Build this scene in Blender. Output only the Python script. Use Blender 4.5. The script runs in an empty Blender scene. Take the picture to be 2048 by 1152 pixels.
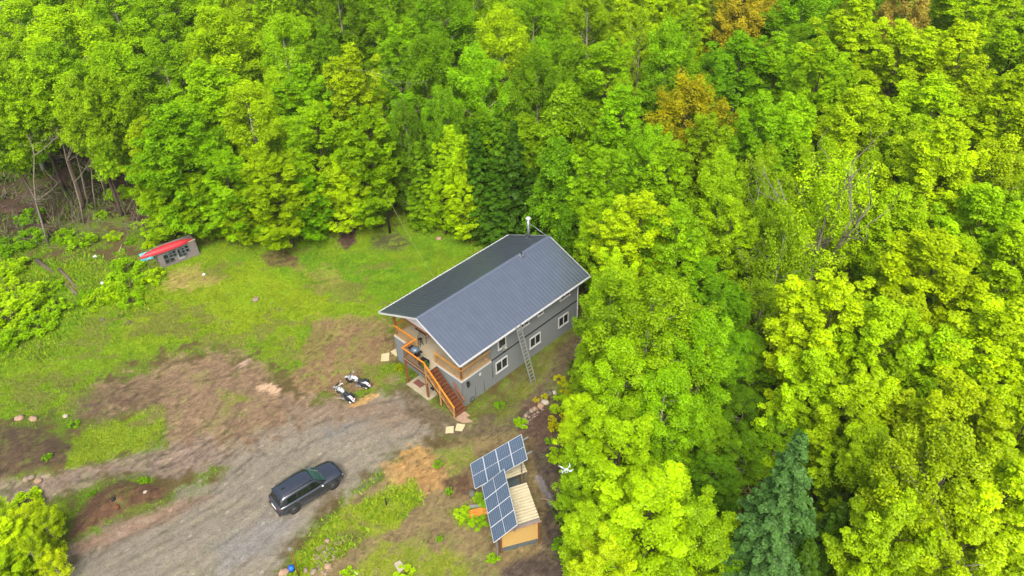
import bpy, math, random
import numpy as np
from mathutils import Vector, Matrix
SC = bpy.context.scene
COL = SC.collection
R = math.radians
# ------------------------------------------------------------------ camera
FPX, PITCH, ROLL, CAMZ = 1600.24, 37.522, -1.9205, 44.952
_t = R(PITCH); _r = R(ROLL)
FWD = np.array([0, math.cos(_t), -math.sin(_t)])
_up = np.cross([1, 0, 0], FWD)
RGT = math.cos(_r) * np.array([1, 0, 0.]) + math.sin(_r) * _up
UPV = -math.sin(_r) * np.array([1, 0, 0.]) + math.cos(_r) * _up
CPOS = np.array([0, 0, CAMZ])
cd = bpy.data.cameras.new('camera'); cam = bpy.data.objects.new('camera', cd); COL.objects.link(cam)
cd.sensor_width = 36; cd.lens = FPX / 2048 * 36; cd.clip_start = 0.5; cd.clip_end = 1500
M = Matrix(((RGT[0], UPV[0], -FWD[0]), (RGT[1], UPV[1], -FWD[1]), (RGT[2], UPV[2], -FWD[2])))
cam.matrix_world = Matrix.Translation(Vector(CPOS)) @ M.to_4x4()
SC.camera = cam
# ------------------------------------------------------------------ world, sun, exposure
SUN_AZ, SUN_EL = 180, 52           # azimuth clockwise from +Y the light comes from
w = bpy.data.worlds.new('World'); SC.world = w; w.use_nodes = True
nt = w.node_tree; sky = nt.nodes.new('ShaderNodeTexSky'); sky.sky_type = 'NISHITA'; sky.sun_disc = False
sky.sun_elevation = R(SUN_EL); sky.sun_rotation = R(SUN_AZ); sky.air_density = .7; sky.dust_density = 6.0; sky.ozone_density = 0.
nt.links.new(sky.outputs[0], nt.nodes['Background'].inputs[0]); nt.nodes['Background'].inputs[1].default_value = 0.15
sl = bpy.data.lights.new('sun', 'SUN'); sl.energy = 1.3; sl.angle = R(32); sl.color = (1, .95, .86)
so = bpy.data.objects.new('sun', sl); COL.objects.link(so)
_d = Vector((math.sin(R(SUN_AZ)) * math.cos(R(SUN_EL)), math.cos(R(SUN_AZ)) * math.cos(R(SUN_EL)), math.sin(R(SUN_EL))))
so.rotation_euler = _d.to_track_quat('Z', 'Y').to_euler(); so.location = (0, 0, 80)
SC.view_settings.view_transform = 'Standard'; SC.view_settings.look = 'None'; SC.view_settings.gamma = 1
SC.view_settings.exposure = 1.25
SC.render.engine = 'CYCLES'
SC.cycles.max_bounces = 6; SC.cycles.diffuse_bounces = 3; SC.cycles.glossy_bounces = 2; SC.cycles.transmission_bounces = 3
# ------------------------------------------------------------------ helpers
def project(P):
    d = np.asarray(P, float) - CPOS; z = d @ FWD
    return np.stack([1024 + FPX * (d @ RGT) / z, 576 - FPX * (d @ UPV) / z], -1)
def at(px, py, z=0.):
    d = FWD + (px - 1024) / FPX * RGT - (py - 576) / FPX * UPV
    return CPOS + d * (z - CPOS[2]) / d[2]
KA = 0.62
def lin(c): c = c / 255.; return c / 12.92 if c <= .04045 else ((c + .055) / 1.055) ** 2.4
def col(r, g, b, k=KA): return (lin(r) * k, lin(g) * k, lin(b) * k)
def mat(name, c, rough=.8, metal=0., var=.12, scale=3., bump=0., bscale=40., spec=.3, coat=0., stretch=None, c2=None):
    m = bpy.data.materials.new(name); m.use_nodes = True; n = m.node_tree.nodes; L = m.node_tree.links
    b = n['Principled BSDF']; b.inputs['Roughness'].default_value = rough; b.inputs['Metallic'].default_value = metal
    b.inputs['Specular IOR Level'].default_value = spec; b.inputs['Coat Weight'].default_value = coat
    tc = n.new('ShaderNodeTexCoord'); mp = n.new('ShaderNodeMapping'); L.new(tc.outputs['Object'], mp.inputs[0])
    if stretch: mp.inputs['Scale'].default_value = stretch
    nz = n.new('ShaderNodeTexNoise'); nz.inputs['Scale'].default_value = scale; nz.inputs['Detail'].default_value = 6; nz.inputs['Roughness'].default_value = .65
    L.new(mp.outputs[0], nz.inputs['Vector'])
    cr = n.new('ShaderNodeValToRGB'); e = cr.color_ramp.elements
    e[0].position = .3; e[1].position = .7
    d = c2 if c2 else tuple(x * (1 + var) for x in c)
    a = c if c2 else tuple(x * (1 - var) for x in c)
    e[0].color = (*a, 1); e[1].color = (*d, 1)
    L.new(nz.outputs[0], cr.inputs[0]); L.new(cr.outputs[0], b.inputs['Base Color'])
    if bump:
        n2 = n.new('ShaderNodeTexNoise'); n2.inputs['Scale'].default_value = bscale; n2.inputs['Detail'].default_value = 4
        L.new(mp.outputs[0], n2.inputs['Vector'])
        bp = n.new('ShaderNodeBump'); bp.inputs['Strength'].default_value = bump; bp.inputs['Distance'].default_value = .02
        L.new(n2.outputs[0], bp.inputs['Height']); L.new(bp.outputs[0], b.inputs['Normal'])
    return m
class MB:
    def __init__(s): s.v = []; s.f = []; s.sm = []
    def add(s, vs, fs, smooth=False):
        o = len(s.v); s.v += [tuple(map(float, v)) for v in vs]
        for f in fs: s.f.append(tuple(i + o for i in f)); s.sm.append(smooth)
        return s
    def box(s, a, b, rz=0., c=None):
        x0, y0, z0 = a; x1, y1, z1 = b
        vs = [(x0, y0, z0), (x1, y0, z0), (x1, y1, z0), (x0, y1, z0), (x0, y0, z1), (x1, y0, z1), (x1, y1, z1), (x0, y1, z1)]
        if rz:
            cx, cy = c if c else ((x0 + x1) / 2, (y0 + y1) / 2); ca, sa = math.cos(rz), math.sin(rz)
            vs = [(cx + (x - cx) * ca - (y - cy) * sa, cy + (x - cx) * sa + (y - cy) * ca, z) for x, y, z in vs]
        return s.add(vs, [(3, 2, 1, 0), (4, 5, 6, 7), (0, 1, 5, 4), (1, 2, 6, 5), (2, 3, 7, 6), (3, 0, 4, 7)])
    def beam(s, p, q, wd, ht, up=(0, 0, 1)):
        p = Vector(p); q = Vector(q); d = (q - p).normalized(); u = Vector(up)
        sd = d.cross(u)
        if sd.length < 1e-4: sd = d.cross(Vector((1, 0, 0)))
        sd.normalize(); u = sd.cross(d).normalized(); sd = sd * wd / 2; u = u * ht / 2
        vs = [p - sd - u, p + sd - u, p + sd + u, p - sd + u, q - sd - u, q + sd - u, q + sd + u, q - sd + u]
        return s.add(vs, [(0, 1, 2, 3), (7, 6, 5, 4), (4, 5, 1, 0), (5, 6, 2, 1), (6, 7, 3, 2), (7, 4, 0, 3)])
    def tube(s, pts, rad, n=8, cap=True):
        pts = [Vector(p) for p in pts]
        if not hasattr(rad, '__len__'): rad = [rad] * len(pts)
        vs = []; prev = None
        for i, p in enumerate(pts):
            d = (pts[min(i + 1, len(pts) - 1)] - pts[max(i - 1, 0)])
            if d.length < 1e-9: d = Vector((0, 0, 1))
            d.normalize()
            a = prev if prev is not None else (Vector((1, 0, 0)) if abs(d.x) < .9 else Vector((0, 1, 0)))
            a = (a - d * a.dot(d)).normalized(); b = d.cross(a); prev = a
            for k in range(n):
                t = 2 * math.pi * k / n; vs.append(p + (a * math.cos(t) + b * math.sin(t)) * rad[i])
        fs = [(i * n + k, i * n + (k + 1) % n, (i + 1) * n + (k + 1) % n, (i + 1) * n + k) for i in range(len(pts) - 1) for k in range(n)]
        if cap: fs += [tuple(range(n))[::-1], tuple((len(pts) - 1) * n + k for k in range(n))]
        return s.add(vs, fs, True)
    def ball(s, c, r, nu=12, nv=8, noise=0, rnd=None):
        if not hasattr(r, '__len__'): r = (r, r, r)
        vs = [(c[0], c[1], c[2] - r[2])]
        for j in range(1, nv):
            t = -math.pi / 2 + math.pi * j / nv
            for i in range(nu):
                a = 2 * math.pi * i / nu; k = 1 + (rnd.uniform(-noise, noise) if rnd else 0)
                vs.append((c[0] + r[0] * k * math.cos(t) * math.cos(a), c[1] + r[1] * k * math.cos(t) * math.sin(a), c[2] + r[2] * k * math.sin(t)))
        vs.append((c[0], c[1], c[2] + r[2])); fs = []
        for i in range(nu):
            fs.append((0, 1 + (i + 1) % nu, 1 + i))
            for j in range(nv - 2):
                a = 1 + j * nu; fs.append((a + i, a + (i + 1) % nu, a + nu + (i + 1) % nu, a + nu + i))
            a = 1 + (nv - 2) * nu; fs.append((a + i, a + (i + 1) % nu, len(vs) - 1))
        return s.add(vs, fs, True)
    def prism(s, poly, z0, z1):
        n = len(poly); vs = [(x, y, z0) for x, y in poly] + [(x, y, z1) for x, y in poly]
        return s.add(vs, [tuple(range(n))[::-1], tuple(range(n, 2 * n))] + [(i, (i + 1) % n, n + (i + 1) % n, n + i) for i in range(n)])
    def plate(s, quad, th):
        """quad of 4 points, extruded by th along its normal downwards"""
        q = [Vector(a) for a in quad]; n = (q[1] - q[0]).cross(q[3] - q[0]).normalized() * th
        vs = q + [a - n for a in q]
        return s.add(vs, [(0, 1, 2, 3), (7, 6, 5, 4), (4, 5, 1, 0), (5, 6, 2, 1), (6, 7, 3, 2), (7, 4, 0, 3)])
    def build(s, name, m, parent=None, bevel=0.):
        me = bpy.data.meshes.new(name); me.from_pydata(s.v, [], s.f); me.materials.append(m)
        me.polygons.foreach_set('use_smooth', s.sm); me.update()
        o = bpy.data.objects.new(name, me); COL.objects.link(o)
        if bevel:
            b = o.modifiers.new('b', 'BEVEL'); b.width = bevel; b.segments = 2; b.limit_method = 'ANGLE'
        if parent: o.parent = parent
        return o
def tag(o, label=None, cat=None, group=None, kind=None):
    if label: o['label'] = label
    if cat: o['category'] = cat
    if group: o['group'] = group
    if kind: o['kind'] = kind
    return o
def empty(name, label, cat, loc=(0, 0, 0), rz=0., group=None):
    o = bpy.data.objects.new(name, None); COL.objects.link(o); o.location = loc; o.rotation_euler = (0, 0, rz)
    o.empty_display_size = .3; return tag(o, label, cat, group)
def copy_tree(o, kids, parent=None):
    c = o.copy(); COL.objects.link(c); c.parent = parent
    for ch in kids.get(o.name, []): copy_tree(ch, kids, c)
    return c
def kidmap():
    k = {}
    for o in bpy.data.objects:
        if o.parent: k.setdefault(o.parent.name, []).append(o)
    return k
def npmesh(name, V, F, m, attr=None, smooth=False):
    me = bpy.data.meshes.new(name); V = np.ascontiguousarray(V, np.float32); F = np.ascontiguousarray(F, np.int32)
    k = F.shape[1]; me.vertices.add(len(V)); me.vertices.foreach_set('co', V.ravel())
    me.loops.add(F.size); me.loops.foreach_set('vertex_index', F.ravel())
    me.polygons.add(len(F)); me.polygons.foreach_set('loop_start', np.arange(0, F.size, k, dtype=np.int32))
    me.polygons.foreach_set('loop_total', np.full(len(F), k, np.int32))
    if smooth: me.polygons.foreach_set('use_smooth', np.ones(len(F), bool))
    me.materials.append(m); me.update(calc_edges=True)
    if attr is not None:
        for nm, a in attr.items():
            if a.ndim == 1: t = me.attributes.new(nm, 'FLOAT', 'POINT'); t.data.foreach_set('value', a.astype(np.float32))
            else:
                t = me.attributes.new(nm, 'FLOAT_COLOR', 'POINT'); c4 = np.ones((len(a), 4), np.float32); c4[:, :3] = a
                t.data.foreach_set('color', c4.ravel())
    return me
# value noise
_rs = np.random.RandomState(7); _T = _rs.rand(256, 256)
def vnoise(x, y):
    xi = np.floor(x).astype(int); yi = np.floor(y).astype(int); fx = x - xi; fy = y - yi
    fx = fx * fx * (3 - 2 * fx); fy = fy * fy * (3 - 2 * fy)
    g = lambda a, b: _T[a & 255, b & 255]
    return (g(xi, yi) * (1 - fx) + g(xi + 1, yi) * fx) * (1 - fy) + (g(xi, yi + 1) * (1 - fx) + g(xi + 1, yi + 1) * fx) * fy
def fbm(x, y, o=4):
    s = 0; a = 1; t = 0
    for i in range(o): s = s + a * vnoise(x * 2 ** i + 17.3 * i, y * 2 ** i + 5.1 * i); t += a; a *= .55
    return s / t
def sdf(poly, X, Y):
    """signed distance, positive inside"""
    d = np.full(X.shape, 1e9); ins = np.zeros(X.shape, bool); n = len(poly)
    for i in range(n):
        x0, y0 = poly[i]; x1, y1 = poly[(i + 1) % n]
        ex, ey = x1 - x0, y1 - y0; t = np.clip(((X - x0) * ex + (Y - y0) * ey) / (ex * ex + ey * ey + 1e-9), 0, 1)
        d = np.minimum(d, np.hypot(X - x0 - t * ex, Y - y0 - t * ey))
        c = ((y0 > Y) != (y1 > Y)) & (X < (x1 - x0) * (Y - y0) / (y1 - y0 + 1e-12) + x0); ins ^= c
    return np.where(ins, d, -d)
def smooth(x, a, b): t = np.clip((x - a) / (b - a), 0, 1); return t * t * (3 - 2 * t)
#HOUSEFRAME
HO = np.array([-4.0316, 43.6911, 0]); HYAW = R(44.7824)
HL = np.array([math.cos(HYAW), math.sin(HYAW), 0]); HW = np.array([-math.sin(HYAW), math.cos(HYAW), 0])
def hpt(u, v, h=0.): return HO + HL * u + HW * v + np.array([0, 0, h])
# ------------------------------------------------------------------ ground
CLEAR = [(-500, 500), (0, 478), (90, 480), (180, 430), (250, 430), (290, 470), (400, 462), (480, 450), (600, 445), (690, 430), (770, 420), (800, 395), (850, 415), (900, 430), (1000, 440), (1060, 430), (1130, 470), (1200, 540), (1215, 600), (1200, 680), (1150, 730), (1150, 780), (1130, 830), (1120, 900), (1125, 1000), (1120, 1152), (1100, 1700), (-600, 1700)]
def P2W(poly): return [tuple(at(x, y)[:2]) for x, y in poly]
MOUNDS = [((40, 905), 3.2, .8), ((110, 930), 2.2, .5), ((245, 1000), 1.7, .8), ((190, 1040), 1.3, .35), ((300, 985), 1.0, .3), ((640, 1110), 2.0, .3), ((230, 790), 2.2, .3), ((120, 560), 3., .4), ((1090, 900), 1.5, -.15), ((690, 455), 1.2, .3), ((560, 515), 1.2, .12)]
def ground_z(x, y):
    z = (fbm(x * .12, y * .12, 3) - .5) * .25 + (fbm(x * .9 + 31, y * .9, 3) - .5) * .10
    for (p, r, h) in MOUNDS:
        c = at(*p); z = z + h * np.exp(-((x - c[0]) ** 2 + (y - c[1]) ** 2) / (2 * r * r * .4))
    d = np.stack([x - HO[0], y - HO[1]], -1); u = d @ HL[:2]; v = d @ HW[:2]
    e = np.maximum(np.maximum(-2 - u, u - 14), np.maximum(-1 - v, v - 8.5))
    z = z * smooth(e, 0, 2.5)
    c = at(612, 1000); e2 = np.hypot(x - c[0], y - c[1]); z = z * smooth(e2, 2.5, 6)
    return z
LAYERS = [  # polygon in photo pixels of the ground, colour, soft edge px, raggedness px, patch noise amount
    # lawn
    ([(-300, 560), (60, 520), (200, 520), (330, 500), (430, 470), (700, 450), (800, 430), (1010, 450), (1060, 520), (900, 620), (780, 660), (740, 740), (690, 780), (560, 745), (440, 690), (330, 715), (200, 765), (130, 830), (40, 850), (-300, 860)], (114, 156, 6), 16, 34, .25, 'g'),
    ([(250, 560), (500, 520), (700, 560), (740, 610), (600, 660), (500, 690), (350, 690), (230, 700)], (136, 164, 10), 30, 40, .5, 'g'),
    ([(560, 470), (900, 460), (990, 500), (800, 600), (650, 600), (540, 540)], (98, 148, 6), 30, 40, .5, 'g'),
    # brown worn patches
    ([(640, 635), (760, 632), (800, 690), (790, 770), (720, 800), (600, 790), (560, 760), (610, 720), (600, 680)], (140, 116, 82), 10, 26, .45, 'd'),
    ([(590, 690), (640, 650), (680, 660), (650, 720), (600, 735)], (132, 124, 66), 8, 20, .5, 'd'),
    ([(330, 545), (400, 525), (440, 560), (380, 590), (320, 580)], (160, 148, 80), 10, 20, .5, 'd'),
    ([(520, 510), (560, 502), (600, 515), (590, 532), (540, 535)], (98, 74, 54), 5, 10, .4, 'd'),
    ([(680, 452), (712, 450), (714, 488), (690, 500), (676, 480)], (84, 62, 54), 3, 6, .2, 'd'),
    ([(740, 470), (800, 460), (830, 490), (790, 505), (735, 500)], (92, 96, 52), 8, 14, .6, 'd'),
    ([(600, 540), (680, 530), (690, 560), (640, 590)], (140, 140, 62), 14, 24, .6, 'd'),
    ([(890, 430), (1000, 450), (960, 470), (900, 455)], (88, 92, 40), 8, 16, .5, 'd'),
    # reddish mud yard
    ([(190, 770), (270, 745), (330, 725), (440, 690), (520, 720), (560, 770), (640, 790), (700, 790), (780, 800), (900, 860), (640, 900), (450, 940), (330, 930), (330, 840), (230, 830)], (144, 121, 94), 16, 34, .3, 'd'),
    ([(150, 800), (230, 770), (330, 765), (330, 815), (220, 850), (150, 850)], (112, 94, 72), 14, 26, .5, 'd'),
    ([(-200, 960), (60, 960), (150, 935), (330, 895), (420, 870), (470, 930), (360, 960), (200, 960), (90, 1010), (-200, 1030)], (144, 128, 112), 14, 22, .25, 'd'),
    # gravel drive
    ([(120, 1700), (130, 1152), (105, 1110), (180, 1066), (330, 1012), (420, 950), (470, 890), (560, 850), (680, 815), (790, 770), (830, 790), (900, 850), (880, 880), (830, 900), (760, 950), (700, 990), (640, 1040), (590, 1090), (555, 1152), (500, 1700)], (145, 138, 122), 30, 36, .12, 'r'),
    ([(640, 860), (740, 820), (840, 800), (850, 815), (740, 850), (650, 885)], (132, 132, 126), 16, 18, .3, 'r'),
    ([(430, 1090), (540, 1020), (600, 1040), (520, 1120), (440, 1150)], (142, 140, 134), 20, 22, .3, 'r'),
    ([(130, 1090), (330, 1010), (420, 985), (430, 1000), (300, 1060), (150, 1125)], (148, 124, 104), 12, 16, .4, 'r'),
    ([(560, 800), (700, 790), (800, 800), (860, 830), (800, 860), (700, 850), (600, 850)], (140, 124, 104), 20, 24, .3, 'r'),
    # around the house front
    ([(790, 760), (880, 820), (940, 850), (1010, 780), (1100, 700), (1170, 640), (1190, 560), (1215, 600), (1180, 700), (1130, 750), (1090, 800), (1050, 850), (1000, 880), (900, 880), (820, 830)], (112, 100, 76), 8, 16, .3, 'd'),
    ([(950, 820), (1020, 770), (1090, 700), (1150, 660), (1100, 740), (1060, 800), (1000, 850)], (92, 98, 46), 12, 20, .7, 'g2'),
    # right of the drive: sandy, dry and green patches
    ([(640, 1060), (700, 1000), (790, 940), (900, 880), (1040, 860), (1110, 850), (1120, 1000), (1120, 1700), (520, 1700), (560, 1152)], (138, 122, 84), 8, 14, .3, 'd'),
    ([(760, 930), (840, 895), (900, 930), (900, 980), (840, 990), (790, 970)], (176, 140, 86), 12, 24, .4, 'd'),
    ([(560, 1152), (610, 1085), (680, 1020), (760, 985), (830, 960), (850, 1010), (800, 1050), (720, 1085), (700, 1110), (620, 1160), (560, 1250)], (138, 164, 22), 6, 12, .3, 'g'),
    ([(730, 1120), (760, 1080), (830, 1080), (930, 1110), (960, 1180), (700, 1300), (680, 1160)], (132, 150, 40), 10, 26, .8, 'g2'),
    ([(860, 900), (940, 880), (960, 930), (900, 960)], (116, 128, 60), 10, 24, .9, 'g2'),
    ([(890, 1020), (960, 1000), (975, 1060), (920, 1060)], (126, 160, 20), 6, 14, .3, 'g'),
    ([(950, 940), (965, 980), (955, 1010), (980, 1040), (975, 1000)], (110, 150, 20), 6, 10, .3, 'g'),
    ([(880, 960), (945, 940), (960, 990), (900, 1000)], (104, 80, 58), 8, 16, .4, 'd'),
    ([(1050, 800), (1110, 790), (1130, 830), (1100, 900), (1060, 900), (1030, 850)], (96, 76, 62), 6, 12, .3, 'd'),
    ([(1060, 900), (1120, 880), (1140, 1000), (1140, 1700), (1010, 1700), (1000, 1130), (1080, 1100), (1085, 1000)], (92, 80, 70), 8, 12, .3, 'd'),
    ([(1068, 952), (1082, 950), (1100, 985), (1112, 1015), (1100, 1020), (1085, 990)], (128, 122, 122), 2, 3, .05, 'w'),
    # left: soil banks and grass tongues
    ([(-300, 870), (0, 850), (90, 865), (150, 900), (150, 935), (60, 962), (-300, 980)], (92, 76, 56), 8, 16, .35, 'd'),
    ([(145, 870), (200, 850), (250, 830), (325, 812), (332, 850), (310, 890), (240, 915), (160, 940), (120, 950), (150, 910)], (124, 154, 24), 6, 14, .35, 'g'),
    ([(150, 1040), (190, 990), (250, 968), (330, 975), (330, 1000), (250, 1035), (130, 1090)], (100, 74, 54), 6, 12, .3, 'd'),
    ([(262, 962), (290, 955), (318, 964), (300, 976), (270, 976)], (120, 165, 18), 4, 8, .2, 'g'),
    ([(-200, 1020), (60, 1010), (130, 1005), (150, 1020), (110, 1080), (130, 1160), (130, 1700), (-200, 1700)], (120, 150, 20), 8, 16, .4, 'g'),
    ([(505, 770), (540, 765), (572, 782), (550, 790), (510, 780)], (205, 176, 142), 3, 8, .2, 'd'),
    ([(690, 810), (740, 785), (755, 790), (720, 812), (700, 818)], (196, 158, 100), 3, 8, .3, 'd'),
    ([(470, 725), (500, 715), (505, 725), (475, 735)], (190, 165, 140), 3, 8, .3, 'd'),
    ([(786, 905), (840, 898), (845, 903), (800, 915)], (196, 158, 90), 3, 8, .3, 'd'),
    ([(440, 790), (480, 785), (500, 800), (450, 820)], (124, 132, 60), 5, 14, .6, 'g2'),
    ([(690, 785), (740, 770), (760, 780), (720, 800)], (110, 148, 24), 5, 12, .5, 'g'),
    ([(730, 730), (800, 715), (800, 745), (760, 775), (720, 760)], (112, 150, 24), 6, 12, .4, 'g'),
]
TRACKS = [([(140, 1140), (300, 1060), (440, 985), (560, 880), (700, 820), (840, 790)], .28), ([(180, 1180), (380, 1080), (520, 1000), (660, 900), (800, 850)], .22), ([(110, 1100), (240, 1045), (400, 960), (470, 900)], .38),
 ([(0, 985), (180, 960), (320, 905), (430, 880)], .3), ([(340, 900), (420, 850), (470, 760), (480, 720)], .3), ([(230, 820), (300, 780), (380, 740), (440, 730)], .35), ([(560, 880), (520, 800), (500, 740)], .2), ([(470, 1152), (560, 1050), (640, 960), (720, 900), (860, 860)], .18)]
def axis(lo, a, b, hi, fine, coarse):
    return np.concatenate([np.arange(lo, a, coarse), np.arange(a, b, fine), np.arange(b, hi, coarse)])
def paint(X, Y):
    pp = project(np.stack([X, Y, np.zeros_like(X)], -1)); PX, PY = pp[:, 0], pp[:, 1]
    N1 = fbm(X * 1.1, Y * 1.1, 4) - .5; N2 = fbm(X * 4.3 + 50, Y * 4.3 + 9, 3) - .5; N3 = fbm(X * .45 + 90, Y * .45, 3) - .5; N4 = fbm(X * .28 + 33, Y * .5 + 71, 4) - .5
    def C(c): return np.array(col(*c))
    n = len(X); out = np.empty((n, 3)); G = np.zeros(n); W = np.zeros(n); Rv = np.zeros(n)
    # forest floor
    b = np.clip(.5 + N1 * 1.6 + N2, 0, 1)[:, None]; out[:] = C((60, 44, 34)) * (1 - b) + C((92, 72, 54)) * b
    gg = smooth(N3 + N1 * .5, .02, .16)[:, None]; out[:] = out * (1 - gg * .55) + C((74, 96, 20)) * gg * .55
    clr = sdf(CLEAR, PX, PY); G[:] = gg[:, 0] * .3
    m = smooth(clr + N1 * 40, -6, 10)[:, None]
    b = np.clip(.5 + N3 * 2 + N1 * 2, 0, 1)[:, None]
    out = out * (1 - m) + (C((96, 84, 48)) * (1 - b) + C((104, 134, 30)) * b) * m; G = np.where(m[:, 0] > .5, b[:, 0], G)
    for poly, c, soft, rag, patch, kind in LAYERS:
        xs = [q[0] for q in poly]; ys = [q[1] for q in poly]
        sel = np.where((PX > min(xs) - 60) & (PX < max(xs) + 60) & (PY > min(ys) - 60) & (PY < max(ys) + 60))[0]
        if not len(sel): continue
        d = sdf(poly, PX[sel], PY[sel]) + (N1[sel] * 2.2 + N2[sel] * 1.2) * rag
        m = smooth(d, -soft * .5, soft)
        if kind != 'w': m = m * (1 - patch * smooth(N1[sel] * 1.2 + N2[sel], 0.0, .25))
        cc = C(c)[None, :] * (1 + (.25 if kind == 'r' else .6) * N2[sel] + (.3 if kind == 'r' else .5) * N1[sel])[:, None]
        if kind in 'dr':
            # tyre streaks running with the drive
            s_ = vnoise((X[sel] * .72 - Y[sel] * .69) * 4.2, (X[sel] * .69 + Y[sel] * .72) * .35) - .5
            s2 = vnoise((X[sel] * .80 - Y[sel] * .60) * 9 + 40, (X[sel] * .60 + Y[sel] * .80) * .5) - .5
            cc = cc * (1 + (.16 if kind == 'r' else .34) * s_ * (.4 + N3[sel] * 3) + .12 * s2)[:, None]
        if kind in 'dr':
            wx = N3[sel] * 9; rg = 1 - np.abs(2 * vnoise((X[sel] * .72 - Y[sel] * .69) * 2.6 + wx, (X[sel] * .69 + Y[sel] * .72) * .42 + wx) - 1); rg2 = 1 - np.abs(2 * fbm(X[sel] * 1.7 + 5, Y[sel] * 1.7, 3) - 1)
            k_ = (.16 if kind == 'r' else .42); cc = cc * (1 - k_ * smooth(rg, .84, .98) * smooth(N1[sel], -.1, .12) - k_ * .8 * smooth(rg2, .90, .99))[:, None]
            cc = cc * (1 + (.12 if kind == 'r' else .30) * smooth(vnoise(X[sel] * 3.1 + 60, Y[sel] * 3.1), .72, .9))[:, None]
        if kind in ('g', 'g2'):
            y_ = np.clip(.5 + N3[sel] * 2.5, 0, 1)[:, None]; cc = cc * (1 - y_ * .35) + C((150, 158, 30))[None] * y_ * .35
            br_ = (smooth(N1[sel] * .8 + N4[sel], .03, .22) * .75)[:, None]; cc = cc * (1 - br_) + C((120, 112, 62))[None] * br_; m = m * (1 - .25 * br_[:, 0])
            cc = cc * (1 + .5 * N1[sel])[:, None]
        m1 = m[:, None]; out[sel] = out[sel] * (1 - m1) + cc * m1
        gv = 1. if kind == 'g' else (.6 if kind == 'g2' else 0.); G[sel] = G[sel] * (1 - m) + gv * m
        Rv[sel] = Rv[sel] * (1 - m) + (1. if kind == 'r' else 0.) * m
        W[sel] = W[sel] * (1 - m) + (1. if kind == 'w' else 0.) * m
    for pts, dk in TRACKS:
        dmin = np.full(n, 1e9); W2 = [at(*p)[:2] for p in pts]
        for (x0, y0), (x1, y1) in zip(W2[:-1], W2[1:]):
            ex, ey = x1 - x0, y1 - y0; t = np.clip(((X - x0) * ex + (Y - y0) * ey) / (ex * ex + ey * ey), 0, 1); dmin = np.minimum(dmin, np.hypot(X - x0 - t * ex, Y - y0 - t * ey))
        dk *= 1.35
        for off in (.0, 1.6):
            q = np.exp(-((dmin - off + N2 * .25) / .16) ** 2) * (.5 + N1 * 2 + .2 * vnoise(X * 6, Y * 6)); out *= (1 - dk * np.clip(q, 0, 1) * (1 - .7 * G))[:, None]
    # wet ruts in the mud
    wet = smooth(vnoise((X * .72 - Y * .69) * 2.2 + 11, (X * .69 + Y * .72) * .25 + 3) + N2 * .3, .74, .86)
    area = smooth(sdf([(330, 720), (560, 740), (600, 860), (350, 960), (150, 1130), (600, 1152), (420, 780)], PX, PY), -30, 20) * (1 - G)
    W = np.maximum(W, wet * area * .8); out = out * (1 - .25 * (wet * area)[:, None])
    # small dark and light specks
    sp = smooth(vnoise(X * 7.7, Y * 7.7 + 3), .86, .95)[:, None] * (1 - G)[:, None]; out = out * (1 + .5 * sp)
    return np.clip(out, .003, .8), G, Rv, W
gx = axis(-170, -50, 8, 170, .15, 2.4); gy = axis(10, 26, 76, 330, .15, 2.4)
GX, GY = np.meshgrid(gx, gy); GX = GX.ravel(); GY = GY.ravel()
GC, GG, GR, GWt = paint(GX, GY)
GZ = ground_z(GX, GY)
rut = (vnoise((GX * .72 - GY * .69) * 4.2, (GX * .69 + GY * .72) * .35) - .5)
GZ = GZ + rut * .05 * (1 - GG) * (1 - GWt) * smooth(sdf(CLEAR, *project(np.stack([GX, GY, GX * 0], -1)).T), 0, 20)
gm = bpy.data.materials.new('ground_soil'); gm.use_nodes = True
n = gm.node_tree.nodes; L = gm.node_tree.links; b = n['Principled BSDF']; b.inputs['Specular IOR Level'].default_value = .25
at_ = n.new('ShaderNodeAttribute'); at_.attribute_name = 'gcol'; aw = n.new('ShaderNodeAttribute'); aw.attribute_name = 'wet'
tc = n.new('ShaderNodeTexCoord'); nz = n.new('ShaderNodeTexNoise'); nz.inputs['Scale'].default_value = 9; nz.inputs['Detail'].default_value = 8; nz.inputs['Roughness'].default_value = .75
L.new(tc.outputs['Object'], nz.inputs['Vector'])
mr = n.new('ShaderNodeMapRange'); mr.inputs[1].default_value = .3; mr.inputs[2].default_value = .7; mr.inputs[3].default_value = .58; mr.inputs[4].default_value = 1.42
nzb = n.new('ShaderNodeTexNoise'); nzb.inputs['Scale'].default_value = 2.6; nzb.inputs['Detail'].default_value = 10; nzb.inputs['Roughness'].default_value = .8; nzb.inputs['Distortion'].default_value = 1.2
L.new(tc.outputs['Object'], nzb.inputs['Vector']); mm = n.new('ShaderNodeMix'); mm.data_type = 'FLOAT'; mm.inputs[0].default_value = .5; L.new(nz.outputs[0], mm.inputs[2]); L.new(nzb.outputs[0], mm.inputs[3])
mr.inputs[1].default_value = .36; mr.inputs[2].default_value = .64
L.new(mm.outputs[0], mr.inputs[0]); mx = n.new('ShaderNodeVectorMath'); mx.operation = 'SCALE'
L.new(at_.outputs['Color'], mx.inputs[0]); L.new(mr.outputs[0], mx.inputs['Scale']); L.new(mx.outputs[0], b.inputs['Base Color'])
rr = n.new('ShaderNodeMapRange'); rr.inputs[3].default_value = .9; rr.inputs[4].default_value = .22; L.new(aw.outputs['Fac'], rr.inputs[0]); L.new(rr.outputs[0], b.inputs['Roughness'])
bp = n.new('ShaderNodeBump'); bp.inputs['Strength'].default_value = .6; bp.inputs['Distance'].default_value = .10
iv = n.new('ShaderNodeMath'); iv.operation = 'SUBTRACT'; iv.inputs[0].default_value = 1; L.new(aw.outputs['Fac'], iv.inputs[1])
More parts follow.
